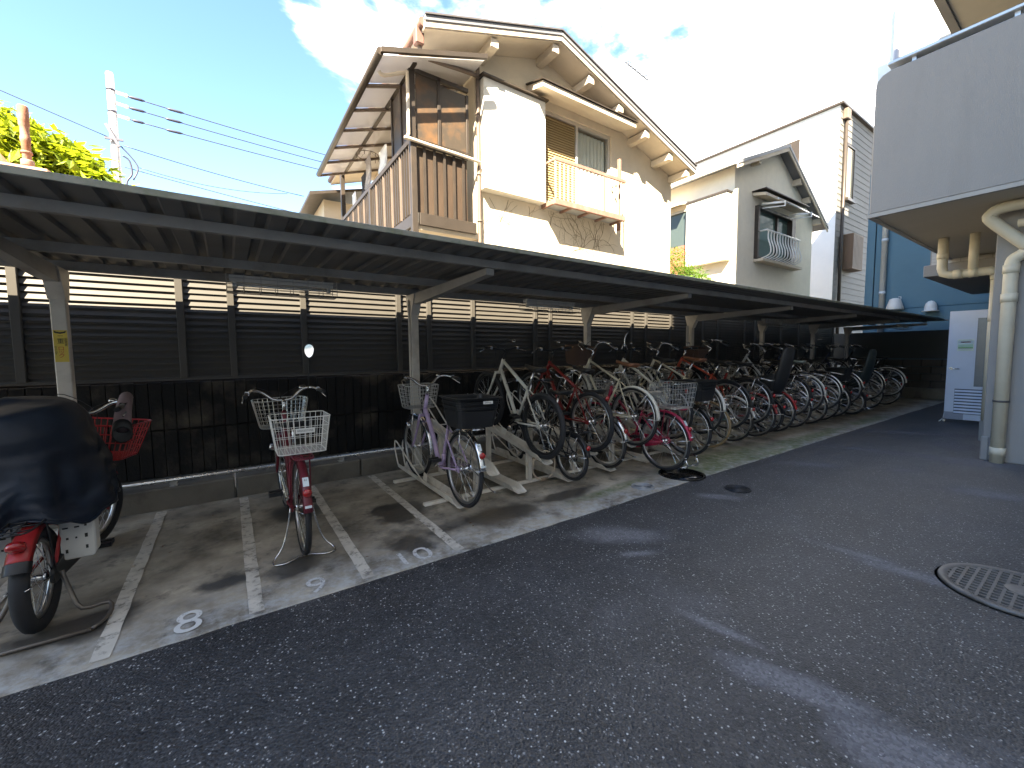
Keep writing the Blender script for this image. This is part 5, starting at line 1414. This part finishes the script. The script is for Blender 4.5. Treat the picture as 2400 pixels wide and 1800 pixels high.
        cs.box((-.13,-.14,cz+.02),(.13,.10,cz+.10))
        part('child_seat', cs.mesh('child_seat', (0,0,0), .012), M_BLKP if child is True else child, t)
    return t, dict(c=c, h1=h1, cz=cz, hs=hs)

C_LAV = paint('lavender_paint', (.50,.38,.58))
C_MAR = paint('maroon_paint', (.14,.010,.022))
C_WHT = paint('warm_white_paint', (.62,.60,.53))
C_CRM = paint('cream_paint', (.62,.57,.44))
C_RED = paint('red_paint', (.19,.012,.010))
C_PNK = paint('cherry_pink_paint', (.42,.026,.075))
C_ORG = paint('orange_red_paint', (.38,.055,.022))
C_BLK = paint('black_paint', (.018,.018,.02))
C_NVY = paint('navy_paint', (.02,.03,.07))
C_SLV = paint('silver_paint', (.45,.46,.47), .3)
C_GRN = paint('sea_green_paint', (.10,.20,.19))
C_BRD = paint('bright_red_paint', (.36,.018,.020))
C_BLU = paint('blue_grey_paint', (.10,.14,.19))
C_BRN = paint('bronze_paint', (.14,.10,.07))

BK_ROUND = wire_basket(.42,.31,.33,.23,.24, 7, 10, 7, .0019, .13)
BK_SQ = wire_basket(.345,.30,.285,.25,.235, 4, 9, 8, .0017, .03)
BK_STD = wire_basket(.36,.28,.29,.22,.24, 6, 9, 6, .0024)
BK_BIG = wire_basket(.40,.36,.33,.30,.28, 5, 11, 9, .0022, .03)
BK_WICK = wire_basket(.36,.27,.28,.20,.23, 16, 22, 14, .0055, .06)
BK_BLKP = plastic_basket(.42,.36,.33,.28,.25)
def hi(i, dy=0.0):
    y = 3.21+dy; return (highx[i], y, .275+.18*(y-3.2)+.012)
def lo(i, dy=0.0): return (lowx[i], 3.20+dy, .058)
HP = math.degrees(math.atan((.555-.275)/1.56))
LP = .6

# maroon bicycle standing alone between bays 8 and 10
b, inf = bicycle('bicycle', 'maroon city bicycle with white wire baskets front and rear and a handlebar mirror, standing alone', .375, 3.20, .0065, 0, C_MAR, 'city', fender=C_MAR,
    fbasket=(BK_ROUND, M_BSKS), rbasket=(BK_SQ, M_BSKW), mirror=True, guard=C_MAR, carrier=C_MAR, sticker=True, steer=3)
lbp = MB().box((-.055,-.002,-.016),(.055,.002,.016))
o = part('name_plate', lbp.mesh('name_plate'), M_WPAINT, b, (.01, -.115-.168, inf['cz']+.19)); text_mesh('print', 'BRIDGESTONE', .017, M_INK, (0,-.003,0), (R(90),0,0), o, sx=.82)

# lavender bicycle in the first low tray
x, y, z = lo(0)
b, inf = bicycle('bicycle', 'lavender step-through bicycle with a wire front basket and black plastic rear basket', x, y, z, LP, C_LAV, 'city', fender=M_CHR, fbasket=(BK_STD, M_BSKS), rbasket=(BK_BLKP, M_BLKP), stand='up', sticker=True, steer=4, lean=1.5)
o = part('name_plate', MB().box((-.045,-.002,-.012),(.045,.002,.012)).mesh('name_plate'), M_WPAINT, b, (.06, -.11-.192, inf['cz']+.225)); text_mesh('print', 'GREENHILL', .014, M_INK, (0,-.003,0), (R(90),0,0), o, sx=.85)

# white mountain bike, first used high tray
x, y, z = hi(1, .15)
b, inf = bicycle('bicycle', 'warm white mountain bike with fat black tyres in a raised tray beside the lavender bicycle', x, y, z, HP, C_WHT, 'mtb', .345, .052, 1.08, fender='none', bar='flat', guard=False, carrier=False, stand='none', reflector=False, saddle='black', seat_h=.86, rim=M_RIMB, no_saddle=False)
# black folding bicycle
x, y, z = lo(2)
bicycle('bicycle', 'black folding bicycle with small wheels in the low tray under the white mountain bike', x, y, z, LP, C_BLK, 'fold', .25, .042, 1.02, fender=M_BLKP, bar='flat', guard=False, carrier=M_BLKP, stand='none', seat_h=.88, steer=-6)
# red mountain bike
x, y, z = hi(2, .11)
bicycle('bicycle', 'dark red mountain bike with black mudguards in a raised tray', x, y, z, HP, C_RED, 'mtb', .335, .05, 1.05, fender='none', bar='flat', guard=False, carrier=False, stand='none', saddle='black', seat_h=.84, rim=M_RIM, steer=4)
x, y, z = lo(3, .12)
bicycle('bicycle', 'dark bicycle with a wire basket half hidden behind the red mountain bike', x, y, z, LP, C_BRN, 'curve', .31, .036, 1.0, fender=M_CHR, fbasket=(BK_STD, M_BSKB), stand='up', steer=-5, seat_h=.84)
# cream bicycle
x, y, z = hi(3, .06)
bicycle('bicycle', 'cream bicycle with a brown front basket, brown saddle and pale mudguards in a raised tray', x, y, z, HP, C_CRM, 'diamond', .345, .036, 1.07, fender=paint('pale_fender', (.66,.63,.55)), fbasket=(BK_WICK, M_WICK), guard=False, carrier=False, stand='side', saddle='brown', seat_h=.90, reflector=False)
# pink bicycle sticking out
x, y, z = lo(4, -.24); x -= .04
b, inf = bicycle('bicycle', 'cherry-pink city bicycle with a large wire rear basket sticking out beside the wet manhole', x, y, .012, 0, C_PNK, 'curve', .345, .038, 1.08, fender=C_PNK, fbasket=(BK_STD, M_BSKS), rbasket=(BK_BIG, M_BSKS), guard=C_PNK, carrier=C_PNK, stand='up', saddle='cream', sticker=True, steer=8)
rk_ = MB()
for s in (-1, 1): rk_.tube(smoothpts([(s*.10,-.30,.12),(s*.10,-.36,.12),(s*.10,-.37,.16),(s*.10,-.35,.20),(s*.10,-.33,.16)],3), .009, 6)
rk_.tube([(-.14,-.33,.12),(.14,-.33,.12)], .008, 6)
part('stand_feet', rk_.mesh('stand_feet'), M_CHR, b)
# white hybrid
x, y, z = hi(4, .04)
b, inf = bicycle('bicycle', 'white hybrid bicycle with lettering on its down tube, raised behind the pink bicycle', x, y, z, HP, C_WHT, 'mtb', .345, .036, 1.08, fender='none', bar='flat', guard=False, carrier=M_BLKP, stand='none', saddle='black', seat_h=.95)
lt = text_mesh('frame_lettering', 'MERIDA', .052, M_INK, (-.024, .66, .57), (0,0,0), b)
dirv = Vector((0, .40, .44)).normalized()
xa = -dirv; zf = Vector((-1,0,0)); ya = zf.cross(xa)
lt.matrix_local = Matrix(((xa.x,ya.x,zf.x,-.0235),(xa.y,ya.y,zf.y,.685),(xa.z,ya.z,zf.z,.55),(0,0,0,1)))
hl = MB().tube(smoothpts([(0,0,0),(.0,.02,.12),(.02,.02,.20),(.05,.02,.22)],3), .008, 6).tube(smoothpts([(-.06,.0,-.02),(0,.02,.08),(.06,.0,-.02)],3), .007, 6)
part('phone_holder', hl.mesh('phone_holder'), M_CHR, b, inf['c']+Vector((0,0,.03)))
x, y, z = lo(5, -.1)
bicycle('bicycle', 'black city bicycle with a black plastic rear basket beside the pink bicycle', x, y, z, LP, C_BLK, 'city', .335, .038, 1.06, fender=M_BLKP, fbasket=(BK_STD, M_BSKS), rbasket=(BK_BLKP, M_BLKP), stand='up', steer=5)
x, y, z = hi(5, .02)
bicycle('bicycle', 'cream bicycle with a tan leather saddle and a white-tipped rear mudguard', x, y, z, HP, C_CRM, 'diamond', .345, .034, 1.07, fender=M_WPAINT, fbasket=(BK_STD, M_BSKB), guard=False, carrier=False, stand='none', saddle='brown', seat_h=.95, reflector=False)
x, y, z = lo(6, 0)
bicycle('bicycle', 'silver bicycle with tan-walled tyres in the low tray by the mossy concrete', x, y, z, LP, C_SLV, 'curve', .33, .034, 1.05, fender='none', guard=False, stand='up', tyre=M_TAN, saddle='black', steer=-4)
x, y, z = lo(7, .02)
bicycle('bicycle', 'sea-green city bicycle with white mudguards among the crowded racks', x, y, z, LP, C_GRN, 'city', .335, .036, 1.06, fender=M_WPAINT, fbasket=(BK_STD, M_BSKS), stand='up', steer=6)
x, y, z = hi(6, 0)
bicycle('bicycle', 'orange-red diamond-frame bicycle in a raised tray', x, y, z, HP, C_ORG, 'diamond', .345, .036, 1.07, fender=M_BLKP, guard=False, carrier=False, stand='none', saddle='black', seat_h=.9, bar='flat')
x, y, z = lo(8, 0)
bicycle('bicycle', 'pale red city bicycle with a dusty red rear mudguard, left of the child-seat bicycle', x, y, z, LP, paint('dusty_red_paint', (.36,.06,.06)), 'curve', .335, .036, 1.06, fender=paint('dusty_red_paint', (.36,.06,.06)), stand='up', fbasket=(BK_STD, M_BSKB))
x, y, z = lo(9, 0)
bicycle('bicycle', 'bright red city bicycle with shining rim beneath the black child seat', x, y, z, LP, C_BRD, 'city', .345, .036, 1.06, fender=C_BRD, stand='up', fbasket=(BK_STD, M_BSKS), guard=C_BRD)
x, y, z = hi(8, .0)
bicycle('bicycle', 'black bicycle carrying a tall black child seat', x, y, .07, LP, C_BLK, 'curve', .29, .05, 1.08, fender=M_BLKP, stand='none', fbasket=(BK_BLKP, M_BLKP), child=True, guard=M_BLKP)
rest = [
 (hi(7), 'hi', C_BLK, 'curve', dict(fender=M_BLKP, fbasket=(BK_WICK, M_WICK), bar='high'), 'black bicycle with a woven basket raised behind the orange-red one'),
 (hi(9), 'hi', C_SLV, 'curve', dict(fender=M_BLKP, saddle='black', fbasket=(BK_STD, M_BSKB)), 'silver bicycle with dark mudguards right of the child seat'),
 (lo(10), 'lo', C_BLU, 'city', dict(fender=M_CHR, fbasket=(BK_STD, M_BSKS)), 'blue-grey city bicycle low in the rack beyond the child seat'),
 (hi(10), 'hi', C_BLK, 'city', dict(fender=M_WPAINT, saddle='clear', fbasket=(BK_STD, M_BSKB)), 'black city bicycle with a plastic-bagged saddle and white mudguard tip'),
 (lo(11), 'lo', C_BLK, 'curve', dict(fender=M_CHR, fbasket=(BK_STD, M_BSKB)), 'black bicycle with bright mudguards low under the bagged saddle'),
 (hi(11), 'hi', C_NVY, 'city', dict(fender=M_CHR, fbasket=(BK_STD, M_BSKB)), 'navy city bicycle raised right of the bagged saddle'),
 (lo(12), 'lo', C_BRN, 'curve', dict(fender=M_WPAINT, fbasket=(BK_STD, M_BSKS)), 'bronze bicycle with white mudguards two trays beyond the bagged saddle'),
 (lo(13), 'lo', C_BLK, 'city', dict(fender=M_BLKP, rbasket=(BK_BLKP, M_BLKP)), 'black bicycle with a boxy rear basket left of the dark child-seat cover'),
 (hi(13), 'hi', C_BLK, 'curve', dict(fender=M_CHR), 'black raised bicycle with chrome mudguards near the far end'),
 (lo(14, -.15), 'lo', C_BLK, 'curve', dict(fender=M_BLKP, child=pmat('dark_green_plastic', (.02,.03,.03), .5, world_co=False), Rw=.27, tw=.05), 'small-wheeled dark bicycle with a covered child seat at the far end'),
 (hi(15), 'hi', C_NVY, 'city', dict(fender=M_CHR), 'navy raised bicycle second from the far end'),
 (lo(16), 'lo', C_SLV, 'city', dict(fender=M_WPAINT, fbasket=(BK_STD, M_BSKS)), 'silver low bicycle near the dark block wall'),
 (hi(17), 'hi', C_BLK, 'city', dict(fender=M_WPAINT), 'black raised bicycle nearest the dark block wall'),
 (lo(18), 'lo', C_BLU, 'curve', dict(fender=M_CHR), 'blue-grey low bicycle at the very end of the racks'),
]
for (p, k, c_, st_, kw, lb) in rest:
    Rw_ = kw.pop('Rw', .34); tw_ = kw.pop('tw', .036)
    bicycle('bicycle', lb, p[0], p[1]+RND.uniform(-.05,.05), p[2], HP if k == 'hi' else LP, c_, st_, Rw_, tw_, 1.07, stand='up' if k == 'lo' else 'none', steer=RND.uniform(-7,7), **kw)

# ------------------------------------------------------------------ red child-carrier bicycle under a navy rain cover
b, inf = bicycle('bicycle', 'red child-carrier bicycle with fat tyres and red front basket, draped with a navy cover', -.865, 3.085, .0065, 0, C_BRD, 'curve', .265, .070, 1.17, fender=C_BRD, guard=M_BLKP, carrier=M_BLKP, stand='none', steer=-17, reflector=False, fend=143,
     fbasket=(wire_basket(.50,.36,.38,.27,.25, 4, 12, 8, .0032, .05), paint('red_wire', (.42,.015,.02))), no_saddle=True, seat_h=.8, tyre=M_TYRE)
part('tail_lamp', MB().lathe([(.034,-.02),(.036,0),(.027,.012),(.001,.017)], 20, 'y').mesh('tail_lamp'), M_REFL, b, (-.005,-.205,.500), (R(-42),0,math.pi))
part('mudguard_tip', fender_mesh(.266, 142, 153, .098), M_BLKP, b, (0,0,.265))
for s in (-1, 1):
    # white leg guard plates with slots
    pl = MB(); w_ = .14
    yy0 = .15
    me = MB().prism([(-.07,.0),(-.055,-.02),(.06,-.02),(.07,.0),(.07,.22),(.03,.26),(-.03,.26),(-.07,.19)], 'y', 0, .012).prism([(.055,-.02),(.07,.0),(.07,.22),(.055,.235)],'y',.012,.10).mesh('leg_guard', (0,0,0), .006)
    lg = part('leg_guard', me, M_WPAINT, b, (s*.125+(.0 if s > 0 else -.02), .13, .30), None if s > 0 else (0,0,0))
    for (dx, dz, ww, hh) in ((-.045,.03,.010,.020),(.035,.04,.010,.020),(-.04,.10,.010,.012),(-.005,.10,.008,.010),(.035,.105,.012,.022),(-.045,.16,.022,.008),(0,.16,.020,.008),(.035,.165,.010,.014),(-.02,.21,.008,.016),(.02,.215,.008,.016)):
        part('slot', cached(('slot',ww,hh), lambda: MB().box((-ww/2,-.0015,-hh/2),(ww/2,.0,hh/2)).mesh('slot')), M_INK, lg, (dx, -.0006, dz))
ks = MB()
for s in (-1, 1): ks.tube(smoothpts([(s*.08,.02,.27),(s*.11,.0,.16),(s*.16,-.05,.07),(s*.26,-.02,.055),(s*.27,-.10,.02),(s*.22,-.20,.012)],3), .011, 8)
ks.tube([(-.22,-.20,.012),(.22,-.20,.012)], .011, 8)
part('kick_stand', ks.mesh('kick_stand'), pmat('dull_steel', (.16,.14,.12), .5, .7), b)
# handlebar mitts
for s in (-1, 1):
    g0 = inf['c']+Vector((s*.255,-.03,.085)); 
    mm = MB().loft([[(g0.x+q*math.cos(a)*.9, g0.y+dy, g0.z+dz+q*math.sin(a)) for a in [2*math.pi*k/14 for k in range(14)]] for (q, dy, dz) in ((.024,.05,.0),(.042,.01,.01),(.046,-.08,-.04),(.050,-.15,-.10),(.054,-.19,-.16))])
    mo = part('hand_mitt', mm.mesh('hand_mitt'), pmat('mauve_quilt', (.20,.145,.15), .8, var=.2, scale=12, bump=.4, bscale=25, world_co=False), b)
    part('mitt_cuff', MB().loft([[(g0.x+q*math.cos(a)*.9, g0.y+dy, g0.z+dz+q*math.sin(a)) for a in [2*math.pi*k/14 for k in range(14)]] for (q, dy, dz) in ((.055,-.18,-.15),(.060,-.21,-.22),(.048,-.212,-.222),(.04,-.17,-.15))], caps=True).mesh('mitt_cuff'), M_BLKP, mo)
# the cover: a draped sheet over the rear child seat, a thing of its own lying on the bicycle
M_COVER = pmat('navy_rain_cover', (.008,.014,.027), .5, var=.3, scale=5, bump=.6, bscale=7, stain=(.016,.030,.05), sscale=5, samt=.4)
from mathutils import noise as mnoise
n = 110; nr = 44
rings = []
def cover_pt(t, a):
    # dome top, straight shoulders, then a hanging skirt with deep irregular folds
    s = min(1, t/.30)
    rad = math.sin(s*math.pi/2)**.75
    rx = .03+.355*rad+.03*max(0, t-.3); ry = .03+.37*rad+.10*max(0, t-.3)
    z = 1.16-.10*(1-math.cos(s*math.pi/2))-.76*max(0, t-.16)
    hang = max(0, (t-.28)/.72)
    f1 = mnoise.noise(Vector((math.cos(a)*2.1, math.sin(a)*2.1, t*1.0)))
    f2 = mnoise.noise(Vector((math.cos(a)*5.0+7, math.sin(a)*5.0, t*1.6)))
    ridge = 1-abs(mnoise.noise(Vector((math.cos(a)*3.6+3, math.sin(a)*3.6, t*2.2+5))))*2
    diag = 1-abs(mnoise.noise(Vector((a*1.3+t*4, t*5-a, 2.0))))*2.2
    k = 1+hang*(.16*f1+.12*f2+.07*ridge)+.035*diag*min(1, t*4)
    side = max(0, math.cos(a+R(40)))
    lift = hang**1.5*(.10*side+.12*max(0, math.cos(a-R(70)))+.10*f1)
    droop = .05*hang*(f2-.2)
    x = -1.085+rx*k*math.cos(a)+.06*hang*max(0, math.cos(a-R(20)))
    y = 3.43+ry*k*math.sin(a)
    return (x, y, z+lift-droop+.012*diag*min(1,t*5)+.03*math.sin(2*a+1)*(1-t))
for j in range(nr):
    t = (j+.35)/nr
    rings.append([cover_pt(t, 2*math.pi*k/n) for k in range(n)])
cv = MB().loft(rings, True, False)
k0 = len(cv.v); cv.v.append((-1.085, 3.43, 1.165))
for k in range(n): cv.f.append((k, (k+1) % n, k0)); cv.s.append(True)
o = cv.build('rain_cover', M_COVER)
s_ = o.modifiers.new('t', 'SOLIDIFY'); s_.thickness = .003
hem = MB().tube([cover_pt(.985, 2*math.pi*k/n) for k in range(n)], .007, 5, closed=True).build('hem', M_COVER, o)
tag(o, 'navy blue rain cover draped in folds over the red bicycle at the left edge', 'rain cover')

# loose grit on the asphalt and a few dry leaves on the pad
m = MB(); gr2 = random.Random(9)
for i in range(900):
    x = gr2.uniform(-1.5, 5); y = gr2.uniform(-.9, 2.5); r = gr2.uniform(.002, .0048)
    a = gr2.uniform(0, 6.28)
    p = [(x+r*gr2.uniform(.7,1.3)*math.cos(a+k*1.57), y+r*gr2.uniform(.7,1.3)*math.sin(a+k*1.57), .001) for k in range(4)]
    m.add(p+[(x+gr2.uniform(-.3,.3)*r, y, r*gr2.uniform(.8,1.4))], [(0,1,4),(1,2,4),(2,3,4),(3,0,4)])
o = m.build('loose_grit', pmat('grit_stone', (.34,.34,.35), .7, var=.4, scale=60), kind='stuff')
tag(o, 'loose pale grit scattered over the dark asphalt', 'grit')
m = MB()
for i in range(22):
    x = gr2.uniform(-.6, 4.5); y = gr2.uniform(2.65, 4.6); a = gr2.uniform(0, 6.28); r = gr2.uniform(.010,.022)
    c_, s2 = math.cos(a), math.sin(a)
    m.add([(x-c_*r,y-s2*r,.0085),(x+s2*r*.4,y-c_*r*.4,.013),(x+c_*r,y+s2*r,.009),(x-s2*r*.4,y+c_*r*.4,.0095)], [(0,1,2,3)])
o = m.build('fallen_leaves', pmat('dry_leaf', (.15,.08,.035), .8, var=.4, scale=30), kind='stuff')
tag(o, 'few dry brown leaves lying on the concrete pad', 'leaves')
